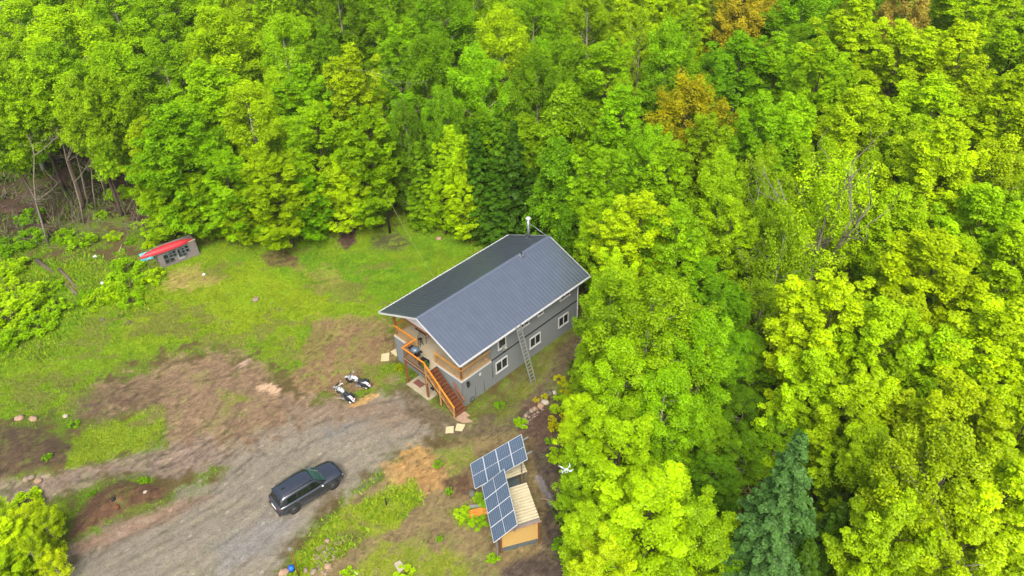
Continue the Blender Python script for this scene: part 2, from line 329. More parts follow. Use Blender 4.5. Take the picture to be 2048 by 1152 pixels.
L.new(iv.outputs[0], bp.inputs['Strength'])
L.new(nz.outputs[0], bp.inputs['Height']); L.new(bp.outputs[0], b.inputs['Normal'])
nx, ny = len(gx), len(gy); ii, jj = np.meshgrid(np.arange(nx - 1), np.arange(ny - 1)); ii = ii.ravel(); jj = jj.ravel()
GF = np.stack([jj * nx + ii, jj * nx + ii + 1, (jj + 1) * nx + ii + 1, (jj + 1) * nx + ii], -1)
GV = np.stack([GX, GY, GZ], -1)
isr = GR[GF].mean(1) > .5
def submesh(name, faces, **k):
    ids = np.unique(faces); mp_ = np.zeros(len(GV), np.int64); mp_[ids] = np.arange(len(ids))
    me = npmesh(name, GV[ids], mp_[faces], gm, {'gcol': GC[ids], 'wet': GWt[ids]}, True)
    o = bpy.data.objects.new(name, me); COL.objects.link(o); return tag(o, kind='structure', **k)
submesh('ground', GF[~isr]); submesh('driveway', GF[isr])
def gz(x, y): return float(ground_z(np.array([float(x)]), np.array([float(y)]))[0])
def gat(px, py):
    p = at(px, py); z = gz(p[0], p[1]); p = at(px, py, z); return Vector((p[0], p[1], gz(p[0], p[1])))
#PARTS
# ------------------------------------------------------------------ materials
M_ = dict(
 roof=mat('blue_grey_metal', (.185, .22, .262), .30, .8, .06, 1.5, spec=.5),
 cap=mat('blue_grey_trim', (.21, .25, .30), .34, .8, .05, 2),
 white=mat('white_trim', col(204, 208, 208), .45, 0, .04, 3),
 siding=mat('grey_lap_siding', col(122, 129, 130), .7, 0, .10, 2.5, .15, 60, stretch=(1, 1, 6)),
 band=mat('dark_band', col(48, 58, 66), .6),
 glass=mat('dark_window_glass', (.012, .016, .02), .06, 0, .3, .8, spec=.8),
 rail=mat('amber_stained_rail', col(222, 140, 38), .6, 0, .22, 5, .2, 30),
 honey=mat('honey_top_rail', col(206, 150, 72), .6, 0, .2, 5),
 post=mat('brown_stained_post', col(138, 88, 52), .65, 0, .22, 5, .2, 30),
 balus=mat('honey_baluster', col(190, 150, 92), .65, 0, .18, 5),
 dkwood=mat('dark_brown_tread', col(106, 66, 40), .7, 0, .3, 6, .2, 30),
 deck=mat('beige_deck_floor', col(178, 168, 142), .8, 0, .10, 2),
 conc=mat('worn_concrete', col(170, 162, 136), .9, 0, .16, 3, .3, 60),
 matred=mat('red_brown_mat', col(120, 76, 66), .95, 0, .15, 20),
 black=mat('black_plastic', (.012, .013, .014), .45),
 iron=mat('black_iron', (.014, .016, .018), .5, .4),
 steel=mat('galvanised_steel', col(170, 178, 184), .35, .7, .12, 8),
 alu=mat('dull_aluminium', col(176, 182, 178), .45, .5, .12, 6),
 kettle=mat('blue_grey_enamel', col(96, 116, 134), .25, 0, .1, 4, spec=.6),
 bluedk=mat('dark_blue_box', col(30, 44, 72), .6),
 terra=mat('terracotta', col(160, 96, 80), .8),
 paint=mat('black_car_paint', (.045, .055, .068), .14, .6, .1, 2, spec=.6, coat=1.),
 carglass=mat('tinted_glass', (.006, .009, .009), .04, 0, .2, 2, spec=.9),
 wscreen=mat('green_windscreen', (.035, .085, .075), .05, 0, .5, 1.6, spec=.9),
 tyre=mat('tyre_rubber', (.018, .018, .019), .85),
 rim=mat('dark_alloy', (.09, .095, .10), .35, .7),
 chrome=mat('chrome', (.62, .64, .65), .12, 1., .05, 4),
 lamp=mat('clear_lamp', (.55, .58, .6), .12, .2, .1, 6, spec=.8),
 red=mat('red_lamp', (.32, .01, .012), .2, 0, .1, 6, spec=.7),
 plate=mat('plate_white', (.6, .6, .62), .5),
 bwhite=mat('white_tank_paint', (.36, .40, .43), .2, 0, .05, 3, spec=.6, coat=.6),
 leather=mat('black_leather', (.016, .02, .024), .5, 0, .2, 20),
 cell=None,
 pframe=mat('silver_panel_frame', (.62, .65, .68), .35, .3),
 corr=mat('cream_corrugated_sheet', col(214, 206, 172), .55, .1, .10, 2),
 rust=mat('rusty_brown_flashing', col(132, 78, 46), .85, 0, .3, 8),
 newwood=mat('new_pine_boards', col(206, 174, 104), .7, 0, .16, 3, .15, 20, stretch=(1, 1, 8)),
 greywood=mat('weathered_grey_wood', col(128, 122, 118), .85, 0, .2, 4, .3, 20, stretch=(3, 1, 1)),
 slate=mat('blue_grey_board', col(92, 104, 106), .8, 0, .2, 5),
 lumber=mat('orange_lumber', col(226, 152, 60), .7, 0, .25, 6),
 canoe=mat('faded_red_hull', col(196, 44, 54), .5, 0, .12, 2.5, spec=.5),
 canoe_in=mat('grey_hull_inside', col(150, 80, 80), .6),
 tarp=mat('turquoise_sheet', col(40, 150, 170), .6, 0, .3, 5, c2=col(150, 215, 215)),
 stone=mat('fieldstone', col(150, 134, 118), .9, 0, .25, 5, .5, 14),
 pstone=mat('pinkish_stone', col(168, 142, 118), .9, 0, .2, 5, .5, 14),
 wstone=mat('pale_stone', col(182, 174, 154), .9, 0, .15, 5, .4, 14),
 gstone=mat('grey_mossy_stone', col(104, 104, 88), .95, 0, .3, 6, .5, 14),
 flag=mat('sandy_flagstone', col(206, 194, 152), .9, 0, .12, 4, .3, 20),
 blackpole=mat('dark_treated_pole', col(44, 42, 36), .9, 0, .3, 6, .3, 12),
 wire=mat('pale_cable', col(150, 160, 96), .6),
 blue=mat('bright_blue_plastic', col(40, 110, 220), .4),
 brownpole=mat('rusty_brown_pole', col(134, 84, 36), .8, 0, .3, 8),
 litter=mat('white_plastic_scrap', (.5, .54, .56), .5),
 log=mat('grey_log_bark', col(112, 100, 84), .95, 0, .35, 7, .6, 12),
 dlog=mat('black_rotten_log', col(48, 44, 40), .95, 0, .4, 7, .6, 12),
)
def cellmat():
    m = bpy.data.materials.new('solar_cells'); m.use_nodes = True; n = m.node_tree.nodes; L = m.node_tree.links; b = n['Principled BSDF']
    tc = n.new('ShaderNodeTexCoord'); br = n.new('ShaderNodeTexBrick'); L.new(tc.outputs['Object'], br.inputs['Vector'])
    br.offset = 0; br.inputs['Scale'].default_value = 1; br.inputs['Brick Width'].default_value = .1645; br.inputs['Row Height'].default_value = .0905
    br.inputs['Mortar Size'].default_value = .008; br.inputs['Mortar Smooth'].default_value = .1
    br.inputs['Color1'].default_value = (.018, .036, .064, 1); br.inputs['Color2'].default_value = (.024, .046, .08, 1); br.inputs['Mortar'].default_value = (.17, .22, .27, 1)
    L.new(br.outputs[0], b.inputs['Base Color']); b.inputs['Roughness'].default_value = .18; b.inputs['Specular IOR Level'].default_value = .6
    return m
M_['cell'] = cellmat()
# ------------------------------------------------------------------ house (local frame: x back along the side wall, y to the left, z up)
W_, L_, H1, HE, HR = 7.9, 13.4, 2.72, 5.09, 7.04
OF, OR_, OS, OSL, PD = .58, .79, .62, .86, 3.1
house = empty('house', 'two storey grey sided house with a blue grey metal gable roof and front porch', 'house', HO, HYAW)
def lap(mb, a, b, z0, z1, nrm, step=.22):
    """lap boards between plan points a and b"""
    a = Vector((*a, 0)); b = Vector((*b, 0)); n = Vector((*nrm, 0)); z = z0
    while z < z1 - .01:
        t = min(z + step, z1)
        p = [a + n * .05 + Vector((0, 0, z)), b + n * .05 + Vector((0, 0, z)), b + n * .004 + Vector((0, 0, t)), a + n * .004 + Vector((0, 0, t)),
             a + n * 0 + Vector((0, 0, z)), b + Vector((0, 0, z))]
        mb.add(p, [(0, 1, 2, 3), (4, 5, 1, 0)]); z += step
lw = MB(); lw.box((0, 0, -.1), (L_, W_, H1 - .12))
for a, b, nr in (((0, 0), (L_, 0), (0, -1)), ((0, W_), (0, 0), (-1, 0)), ((L_, W_), (0, W_), (0, 1)), ((L_, 0), (L_, W_), (1, 0))): lap(lw, a, b, .0, H1 - .13, nr)
wl = lw.build('lower_wall', M_['siding'], house)
for x, y in ((0, 0), (0, W_), (L_, 0), (L_, W_)): cb = MB(); cb.box((x - .06, y - .06, 0), (x + .06, y + .06, H1 - .13)); cb.build('corner_board', M_['siding'], wl)
uw = MB(); uw.box((PD, .0, H1 + .02), (L_, W_, 5.18))
for a, b, nr in (((PD, 0), (L_, 0), (0, -1)), ((L_, W_), (PD, W_), (0, 1)), ((L_, 0), (L_, W_), (1, 0)), ((PD, W_), (PD, 0), (-1, 0))): lap(uw, a, b, H1 + .03, 5.15, nr)
yr = W_ / 2
for x, s in ((PD, -1), (L_ - .02, 1)):
    uw.add([(x, 0, 5.18), (x, W_, 5.18), (x, yr, HR - .1)], [(0, 1, 2)])
uw.build('upper_wall', M_['siding'], house)
fb = MB(); fb.box((PD, -.065, H1 - .13), (L_ + .045, -.0, H1 - .05)); fb.box((PD, W_, H1 - .13), (L_ + .045, W_ + .065, H1 - .05)); fb.build('belly_band', M_['band'], house)
db = MB(); db.box((-.04, -.04, H1 - .13), (PD - .003, W_ + .04, H1)); db.build('porch_floor', M_['deck'], house)
dt = MB(); dt.box((-.075, -.075, H1 - .16), (PD, -.043, H1 - .02)); dt.box((-.075, -.043, H1 - .16), (-.043, W_ + .075, H1 - .02)); dt.box((-.043, W_ + .043, H1 - .16), (PD, W_ + .075, H1 - .02)); dt.build('porch_edge_trim', M_['white'], house)
# roof: two slopes with standing ribs
x0, x1 = -OF, L_ + OR_
rf = MB()
sl_ = [((x0, -OS, HE), (x1, -OS, HE), (x1, yr, HR), (x0, yr, HR)), ((x1, W_ + OSL, HE - .12), (x0, W_ + OSL, HE - .12), (x0, yr, HR), (x1, yr, HR))]
for q in sl_: rf.plate(q, .10)
for q in sl_:
    a, b, c, d = map(Vector, q); nr = (b - a).cross(d - a).normalized(); N = 44
    for i in range(1, N):
        t = i / N; p = a.lerp(b, t) + nr * .008; e = d.lerp(c, t) + nr * .008; e = p.lerp(e, .985)
        rf.beam(p, e, .04, .06, nr)
roof = rf.build('roof', M_['roof'], house)
rc = MB()
for s in (-1, 1):
    sl2 = (HR - HE) / (yr + OS); rc.plate([(x0 - .01, yr + (.0 if s > 0 else -.2), HR + .045 - (0 if s > 0 else .2 * sl2)), (x1 + .01, yr + (0 if s > 0 else -.2), HR + .045 - (0 if s > 0 else .2 * sl2)), (x1 + .01, yr + (.2 if s > 0 else 0), HR + .045 - (.2 * .44 if s > 0 else 0)), (x0 - .01, yr + (.2 if s > 0 else 0), HR + .045 - (.2 * .44 if s > 0 else 0))], .02)
rc.build('ridge_cap', M_['cap'], roof)
fa = MB()
fa.box((x0, -OS - .13, HE - .12), (x1, -OS - .005, HE - .02)); fa.box((x0, W_ + OSL + .005, HE - .24), (x1, W_ + OSL + .13, HE - .14))
for xx in (x0 - .035, x1 + .035):
    fa.beam((xx, -OS - .05, HE - .10), (xx, yr + .01, HR - .07), .05, .15); fa.beam((xx, W_ + OSL + .05, HE - .22), (xx, yr - .01, HR - .07), .05, .15)
fa.build('fascia', M_['white'], roof)
fl = MB(); fl.tube([(13.75, 5.9, 6.05), (13.75, 5.9, 8.05)], .13, 14); ch = fl.build('chimney', M_['steel'], roof)
c_ = MB(); c_.tube([(13.75, 5.9, 8.05), (13.75, 5.9, 8.13)], .10, 12); c_.tube([(13.75, 5.9, 8.13), (13.75, 5.9, 8.2), (13.75, 5.9, 8.26)], [.24, .23, .1], 14); c_.build('chimney_cap', M_['white'], ch)
c_ = MB(); c_.tube([(13.75, 5.9, 5.98), (13.75, 5.9, 6.2)], [.3, .2], 14); c_.box((13.3, 5.55, 6.08), (14.05, 5.75, 6.2)); c_.build('flashing', M_['steel'], ch)
c_ = MB(); c_.tube([(13.75, 5.9, 7.75), (14.1, 4.1, 7.0)], .025, 6); c_.build('brace', M_['steel'], ch)
vp = MB(); vp.tube([(10.6, 3.72, 6.9), (10.6, 3.72, 7.55)], .05, 10); vp_ = vp.build('vent_pipe', M_['black'], roof)
c_ = MB(); c_.box((10.42, 3.5, 6.92), (10.78, 3.88, 7.1)); c_.build('vent_boot', M_['steel'], vp_)
# windows on the side wall: frame, panes, sill
def window(xa, xb, za, zb, lights=2, y=0., s=-1):
    f = MB(); w_ = .085; o = y + s * .105; i = y
    lo, hi = min(o, i), max(o, i)
    f.box((xa, lo, za), (xb, hi, za + w_)); f.box((xa, lo, zb - w_), (xb, hi, zb)); f.box((xa, lo, za + w_), (xa + w_, hi, zb - w_)); f.box((xb - w_, lo, za + w_), (xb, hi, zb - w_))
    if lights > 1: m = (xa + xb) / 2; f.box((m - .035, lo, za + w_), (m + .035, hi, zb - w_))
    wo = f.build('window', M_['white'], house)
    g = MB(); g.box((xa + w_, y + s * .012, za + w_), (xb - w_, y + s * .075, zb - w_)) if s > 0 else g.box((xa + w_, y - .075, za + w_), (xb - w_, y - .012, zb - w_)); g.build('pane', M_['glass'], wo)
    k = MB(); lo2, hi2 = (y - .14, y - .002) if s < 0 else (y + .002, y + .14); k.box((xa - .04, lo2, za - .05), (xb + .04, hi2, za - .003)); k.build('sill', M_['white'], wo)
for a in ((3.52, 4.84, 1.05, 2.13), (7.44, 8.72, 1.05, 2.12), (10.95, 12.22, 1.08, 2.12)): window(*a)
for a in ((3.88, 4.75, 3.28, 4.5, 1), (6.17, 7.4, 3.85, 4.6), (8.42, 9.08, 3.9, 4.6, 1), (11.12, 12.36, 3.9, 4.6)): window(*a)
for a in ((2.0, 3.2, 1.1, 2.1), (8, 9.2, 1.1, 2.1), (5, 6.4, 3.7, 4.5), (10, 11.4, 3.7, 4.5)): window(*a, 2, W_, 1)
# side wall fittings
d = MB(); d.tube([(13.36, -.1, 4.95), (13.36, -.1, .28), (13.5, -.25, .12), (14.1, -1.3, .06)], .045, 8); d.tube([(13.36, -.68, 4.98), (13.36, -.1, 4.9)], .045, 8); d.build('downspout', M_['white'], house)
d = MB(); d.box((.42, -.16, 2.0), (.64, -.02, 2.3)); d.tube([(.53, -.16, 2.12), (.53, -.26, 2.12)], .09, 12); d.box((.45, -.14, 1.75), (.6, -.02, 2.0)); d.build('electric_meter', M_['black'], house)
d = MB(); d.box((1.75, -.10, 2.05), (1.93, -.02, 2.28)); d.build('junction_box', M_['white'], house, .01)
d = MB(); d.box((4.25, -.30, 3.05), (4.62, -.03, 3.45)); d.tube([(4.43, -.3, 3.3), (4.43, -.42, 3.45)], .12, 10); d.build('wall_vent_hood', M_['alu'], house, .03)
for x, za, zb, r in ((3.17, 2.55, .9, .03), (1.25, 1.2, .1, .02), (2.2, 1.4, .1, .02)): d = MB(); d.tube([(x, -.06, za), (x, -.06, zb)], r, 6); d.build('conduit', M_['slate'], house)
# hose reel loop by the corner
d = MB(); d.tube([(.75 + .22 * math.cos(a * .35), -.2, .35 + .22 * math.sin(a * .35)) for a in range(19)], .025, 6); d.build('garden_hose', M_['black'], house)
# lower front door and porch door
d = MB(); d.box((-.085, 3.15, .02), (-.024, 4.1, 2.08)); do = d.build('door', M_['white'], house)
d = MB(); d.box((-.1, 3.3, 1.15), (-.087, 3.95, 1.9)); d.build('pane', M_['glass'], do)
d = MB(); d.tube([(-.06, 4.02, 1.02), (-.13, 4.02, 1.02)], .03, 8); d.build('handle', M_['steel'], do)
d = MB(); d.box((PD - .10, 2.2, H1 + .01), (PD - .024, 4.0, H1 + 2.05)); do = d.build('door', M_['white'], house)
d = MB(); d.box((PD - .12, 2.3, H1 + .15), (PD - .102, 3.05, H1 + 1.95)); d.box((PD - .12, 3.15, H1 + .15), (PD - .102, 3.9, H1 + 1.95)); d.build('pane', M_['glass'], do)
# porch posts and roof beam
for x, y, zt in ((.08, W_ - .1, 5.2), (.08, .1, 5.25), (.08, 3.0, H1 + 1.08), (.08, 5.22, H1 + 1.08)):
    d = MB(); d.box((x - .07, y - .07, H1 + .005), (x + .07, y + .07, zt)); d.build('porch_post', M_['post'] if zt > 5 else M_['balus'], house)
d = MB(); d.box((0, 0, 5.17), (.14, W_, 5.32)); d.build('porch_beam', M_['post'], house)
gb = MB(); gb.add([(.07, .02, 5.32), (.07, W_ - .02, 5.32), (.07, yr, HR - .13)], [(0, 1, 2)]); gb.add([(PD - .1, 0, 5.25), (.15, 0, 5.25), (.15, W_, 5.25), (PD - .1, W_, 5.25)], [(0, 1, 2, 3)]); gb.build('porch_ceiling', M_['white'], house)
# railings
def railing(p, q, zp, zq, h=1.02, step=.125, topm='rail', bal='balus', name='railing', parent=None, overhang=.0):
    p = Vector((*p, 0)); q = Vector((*q, 0)); ln = (q - p).length; nb = int(ln / step); r = MB()
    for i in range(1, nb):
        t = i / nb; a = p.lerp(q, t); z = zp + (zq - zp) * t; r.box((a.x - .013, a.y - .013, z + .08), (a.x + .013, a.y + .013, z + h - .05))
    A = p.copy(); B = q.copy(); A.z = zp + .1; B.z = zq + .1; r.beam(A, B, .04, .08)
    A.z = zp + h - .09; B.z = zq + h - .09; r.beam(A, B, .04, .07)
    ro = r.build(name, M_[bal], parent or house)
    A.z = zp + h; B.z = zq + h; dd = (B - A).normalized() * overhang; t = MB(); t.beam(A - dd, B + dd, .12, .04); t.build('top_rail', M_[topm], ro); return ro
railing((.05, .02), (PD, .02), H1, H1, topm='balus', step=.15); railing((.05, W_ - .02), (PD, W_ - .02), H1, H1)
railing((.02, .05), (.02, 3.02), H1, H1, overhang=.06, topm='honey', step=.15); railing((.02, 5.2), (.02, W_ - .02), H1, H1, overhang=.06)
# landing and stairs along the front
st = empty('landing_staircase', None, None); st.parent = house; del_ = [st.pop(k, None) for k in ('label', 'category')]
LU, LV0, LV1 = -1.3, 2.65, 5.25
d = MB(); d.box((LU, LV0, H1 - .1), (-.08, LV1, H1 - .012))
d.build('landing_floor', M_['deck'], st)
d = MB(); d.box((LU - .03, LV0, H1 - .28), (LU + .02, LV1, H1 - .105)); d.box((LU + .02, LV1 - .05, H1 - .28), (-.08, LV1, H1 - .105)); d.box((LU + .02, LV0, H1 - .28), (-.08, LV0 + .05, H1 - .105)); d.build('rim_joist', M_['dkwood'], st)
for v in (LV1 - .08, LV0 + .08):
    d = MB(); d.box((LU - .02, v - .07, .1), (LU + .12, v + .07, H1 - .3)); d.build('post', M_['post'], st)
railing((LU - .02, LV0), (LU - .02, LV1), H1, H1, 1.08, .11, bal='dkwood', parent=st, overhang=.05)
railing((LU, LV1 - .02), (-.1, LV1 - .02), H1, H1, 1.08, .11, parent=st)
SB = -.5; NS = 13; run = (LV0 - SB) / NS; rise = (H1 - .0) / (NS + 1)
d = MB()
for i in range(NS):
    v = LV0 - (i + 1) * run; z = H1 - (i + 1) * rise
    tr = MB(); tr.box((LU + .03, v - .015, z - .04), (-.24, v + run + .02, z)); tr.box((LU + .03, v + run - .005, z), (-.24, v + run + .015, z + rise - .045)); tr.build('tread', M_['dkwood'], st)
for u in (LU, -.22):
    s_ = MB(); s_.beam((u, LV0 + .02, H1 - .2), (u, SB + .05, .08), .05, .28); s_.build('stringer', M_['dkwood'], st)
railing((LU - .02, LV0 - .08), (LU - .02, SB + .15), H1 - .12, .12, 1.05, .12, bal='balus', parent=st, overhang=.1)
railing((-.2, SB + 1.3), (-.2, SB + .1), 1.25, .12, .95, .2, 'post', 'post', parent=st)
for v, z in ((LV0 - .05, H1 - .1), (1.1, 1.25), (SB + .12, 0.0)):
    d = MB(); d.box((LU - .07, v - .045, max(z - .9, 0)), (LU + .02, v + .045, z + 1.05)); d.build('newel_post', M_['balus'], st)
d = MB(); d.box((-1.5, 2.42, 0.01), (-.06, 5.15, .1)); tag(d.build('concrete_pad', M_['conc'], None, .02), 'worn beige concrete pad under the stair landing', 'concrete pad')
bpy.data.objects['concrete_pad'].location = HO; bpy.data.objects['concrete_pad'].rotation_euler = (0, 0, HYAW)
def onhouse(o): o.location = HO; o.rotation_euler = (0, 0, HYAW); return o
d = MB(); d.box((-1.05, 3.95, .103), (-.5, 4.85, .118)); tag(onhouse(d.build('door_mat', M_['matred'])), 'red brown door mat lying on the concrete pad', 'mat', 'mats on the pad')
d = MB(); d.box((-.55, 2.95, .103), (-.3, 3.3, .2)); d.tube([(-.42, 3.1, .2), (-.42, 3.1, .3)], [.1, .05], 8); tag(onhouse(d.build('boot_scraper', M_['black'])), 'small black object on the concrete pad beside the stairs', 'boot tray')
# ------------------------------------------------------------------ things on the porch
g = empty('kettle_barbecue', 'kettle barbecue with a round blue grey lid on the stair landing', 'barbecue', hpt(-.62, 4.55, H1 - .012), HYAW)
d = MB(); d.ball((0, 0, .78), (.33, .33, .18), 18, 8); d.build('bowl', M_['iron'], g)
d = MB(); d.ball((0, 0, .84), (.345, .345, .24), 20, 10); l_ = d.build('lid', M_['kettle'], g)
d = MB(); d.tube([(-.06, 0, 1.07), (-.06, 0, 1.12), (.06, 0, 1.12), (.06, 0, 1.07)], .014, 6); d.build('handle', M_['black'], l_)
for sx, sy in ((-.26, -.22), (.26, -.22), (-.26, .22), (.26, .22)):
    d = MB(); d.tube([(sx * .8, sy * .8, .7), (sx, sy, 0)], .018, 6); d.build('leg', M_['iron'], g)
for s in (-1, 1):
    d = MB(); d.box((-.25, s * .36 - (.27 if s < 0 else 0), .80), (.25, s * .36 + (.27 if s > 0 else 0), .825)); d.build('side_shelf', M_['black'], g)
d = MB(); d.box((-.24, -.2, .22), (.24, .2, .25)); d.build('bottom_shelf', M_['iron'], g)
g = empty('storage_box', 'dark blue box behind the landing rail next to the barbecue', 'box', hpt(-.75, 3.45, H1 - .012), HYAW + .1)
d = MB(); d.box((-.28, -.35, 0), (.28, .35, .42)); d.build('body', M_['bluedk'], g, .03)
d = MB(); d.box((-.3, -.37, .423), (.3, .37, .49)); d.build('lid', M_['black'], g, .02)
g = empty('bar_table', 'tall dark table on the porch under the roof edge', 'table', hpt(1.35, 5.75, H1), HYAW)
d = MB(); d.box((-.42, -.62, .93), (.42, .62, .98)); d.build('tabletop', M_['black'], g, .01)
for sx in (-1, 1):
    for sy in (-1, 1): d = MB(); d.tube([(sx * .3, sy * .45, .93), (sx * .2, sy * .4, .45), (sx * .36, sy * .55, 0)], .02, 6); d.build('leg', M_['iron'], g)
d = MB(); d.tube([(-.25, -.42, .42), (.25, -.42, .42), (.25, .42, .42), (-.25, .42, .42), (-.25, -.42, .42)], .012, 6); d.build('brace', M_['iron'], g)
for k, (u, v, lb) in enumerate(((.55, 5.35, 'black bar stool in front of the tall porch table'), (1.9, 4.75, 'black bar stool behind the tall porch table'))):
    g = empty('bar_stool', lb, 'bar stool', hpt(u, v, H1), HYAW + k, 'bar stools on the porch')
    d = MB(); d.tube([(0, 0, .66), (0, 0, .70)], .19, 14); d.build('seat', M_['black'], g)
    for a in range(4):
        c, s = math.cos(a * 1.57 + .78), math.sin(a * 1.57 + .78); d = MB(); d.tube([(c * .12, s * .12, .66), (c * .22, s * .22, 0)], .014, 6); d.build('leg', M_['iron'], g)
    d = MB(); d.tube([(.17 * math.cos(a * .4), .17 * math.sin(a * .4), .25) for a in range(17)], .01, 5); d.build('foot_ring', M_['iron'], g)
def leafball(name, c, r, nleaf, size, m, seed, parent=None, flat=1.):
    rs = np.random.RandomState(seed); dr = rs.normal(size=(nleaf, 3)); dr /= np.linalg.norm(dr, axis=1)[:, None]
    P = dr * (rs.rand(nleaf, 1) ** .4) * r; P[:, 2] *= flat
    return leafquads(name, P + np.array(c), size, m, rs, parent)
def leafquads(name, P, size, m, rs, parent=None, nrm=None, tint=None, elong=1.5):
    n = len(P); N = rs.normal(size=(n, 3)); N[:, 2] = np.abs(N[:, 2]) + .3
    if nrm is not None: N = N * .55 + nrm * 1.2
    N /= np.linalg.norm(N, axis=1)[:, None]; A = np.cross(N, rs.normal(size=(n, 3))); A /= np.linalg.norm(A, axis=1)[:, None]; B = np.cross(N, A)
    s = (size * (.6 + .8 * rs.rand(n)))[:, None] / 2
    V = np.stack([P - A * s * elong, P - B * s, P + A * s * elong, P + B * s + N * s * .3], 1).reshape(-1, 3)
    t = rs.rand(n) if tint is None else tint
    me = npmesh(name, V, np.arange(4 * n).reshape(n, 4), m, {'tint': np.repeat(t, 4)})
    if parent == 'mesh': return me
    o = bpy.data.objects.new(name, me); COL.objects.link(o)
    if parent: o.parent = parent
    return o
def leafmat(name, use_obj=True, c=None, transl=.38):
    m = bpy.data.materials.new(name); m.use_nodes = True; n = m.node_tree.nodes; L = m.node_tree.links
    n.remove(n['Principled BSDF']); out = n['Material Output']
    oi = n.new('ShaderNodeObjectInfo'); a = n.new('ShaderNodeAttribute'); a.attribute_name = 'tint'
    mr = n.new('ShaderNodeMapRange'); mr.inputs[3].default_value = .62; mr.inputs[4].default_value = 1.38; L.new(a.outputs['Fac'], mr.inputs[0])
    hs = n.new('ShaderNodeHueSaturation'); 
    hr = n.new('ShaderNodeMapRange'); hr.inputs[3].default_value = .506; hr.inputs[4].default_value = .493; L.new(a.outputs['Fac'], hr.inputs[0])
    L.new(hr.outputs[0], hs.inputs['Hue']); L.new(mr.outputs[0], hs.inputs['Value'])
    if use_obj: L.new(oi.outputs['Color'], hs.inputs['Color'])
    else: hs.inputs['Color'].default_value = (*c, 1)
    df = n.new('ShaderNodeBsdfDiffuse'); tr = n.new('ShaderNodeBsdfTranslucent'); gl = n.new('ShaderNodeBsdfGlossy'); gl.inputs['Roughness'].default_value = .5; gl.inputs['Color'].default_value = (.9, .9, .9, 1)
    L.new(hs.outputs[0], df.inputs[0]); gr_ = n.new('ShaderNodeVectorMath'); gr_.operation = 'MULTIPLY'; gr_.inputs[1].default_value = (.70, 1.04, .5); L.new(hs.outputs[0], gr_.inputs[0]); L.new(gr_.outputs[0], tr.inputs[0])
    m1 = n.new('ShaderNodeMixShader'); m1.inputs[0].default_value = transl; L.new(df.outputs[0], m1.inputs[1]); L.new(tr.outputs[0], m1.inputs[2])
    m2 = n.new('ShaderNodeMixShader'); m2.inputs[0].default_value = .01; L.new(m1.outputs[0], m2.inputs[1]); L.new(gl.outputs[0], m2.inputs[2])
    L.new(m2.outputs[0], out.inputs[0]); return m
LEAF = leafmat('leaf')
g = empty('potted_plant', 'small green potted plant on the landing by the top of the stairs', 'plant', hpt(-1.1, 2.85, H1 - .01), HYAW)
d = MB(); d.tube([(0, 0, 0), (0, 0, .3)], [.12, .17], 12); d.build('pot', M_['terra'], g)
o = leafball('foliage', (0, 0, .6), .33, 260, .08, LEAF, 3, g); o.color = (*col(90, 130, 50), 1)
g = empty('flower_box', 'pink flower box hung outside the left porch railing', 'flower box', hpt(-.22, 6.0, H1 - .1), HYAW)
d = MB(); d.box((-.12, -.4, 0), (.1, .4, .2)); d.build('box', M_['terra'], g)
o = leafball('flowers', (0, 0, .28), .3, 160, .07, LEAF, 4, g, .5); o.color = (*col(214, 120, 110), 1)
# ladder against the eave
a = hpt(5.52, -2.25, gz(*hpt(5.5, -2.25)[:2])); b = hpt(5.42, -.80, 5.25)
lad = empty('extension_ladder', 'aluminium extension ladder leaning against the roof edge of the side wall', 'ladder', a, HYAW)
vec = Vector(b - a); ca, sa = math.cos(-HYAW), math.sin(-HYAW); vl = Vector((vec.x * ca - vec.y * sa, vec.x * sa + vec.y * ca, vec.z))
for s in (-.24, .24):
    d = MB(); d.beam((s, 0, 0), (s + vl.x, vl.y, vl.z), .045, .10, (1, 0, 0)); d.build('side_rail', M_['alu'], lad)
nr_ = 17
for i in range(1, nr_):
    t = i / nr_; d = MB(); d.box((-.22 + vl.x * t, vl.y * t - .02, vl.z * t - .045), (.22 + vl.x * t, vl.y * t + .02, vl.z * t + .045)); d.build('rung', M_['alu'], lad)
# ------------------------------------------------------------------ car
def loft(stations, closed=True):
    mb = MB(); n = len(stations[0]); vs = [p for s in stations for p in s]; fs = []
    for i in range(len(stations) - 1):
        for k in range(n if closed else n - 1):
            a = i * n + k; b_ = i * n + (k + 1) % n; fs.append((a, b_, b_ + n, a + n))
    fs.append(tuple(range(n))[::-1]); fs.append(tuple((len(stations) - 1) * n + k for k in range(n)))
    mb.add(vs, fs, True); return mb
wr, wf = at(592.2, 1024), at(668.2, 976.6)   # right wheels on the ground
hd = math.atan2(wf[1] - wr[1], wf[0] - wr[0]); mid = (wr + wf) / 2
side = np.array([-math.sin(hd), math.cos(hd), 0])
cc = mid + side * .86 - np.array([math.cos(hd), math.sin(hd), 0]) * .03
car = empty('parked_car', 'black sport utility vehicle parked on the gravel drive', 'car', (cc[0], cc[1], gz(cc[0], cc[1]) + .01), hd)
def bodyst(x, hw, zb, zt, crown=.03, tuck=.06):
    L_h = [(-hw + tuck, zb), (-hw, zb + .18), (-hw - .0, (zb + zt) / 2), (-hw + .02, zt - .12), (-hw + .10, zt - .02), (-hw * .5, zt + crown), (0, zt + crown * 1.3)]
    pr = L_h + [(-y, z) for y, z in L_h[-2::-1]]
    return [(x, y, z) for y, z in pr]
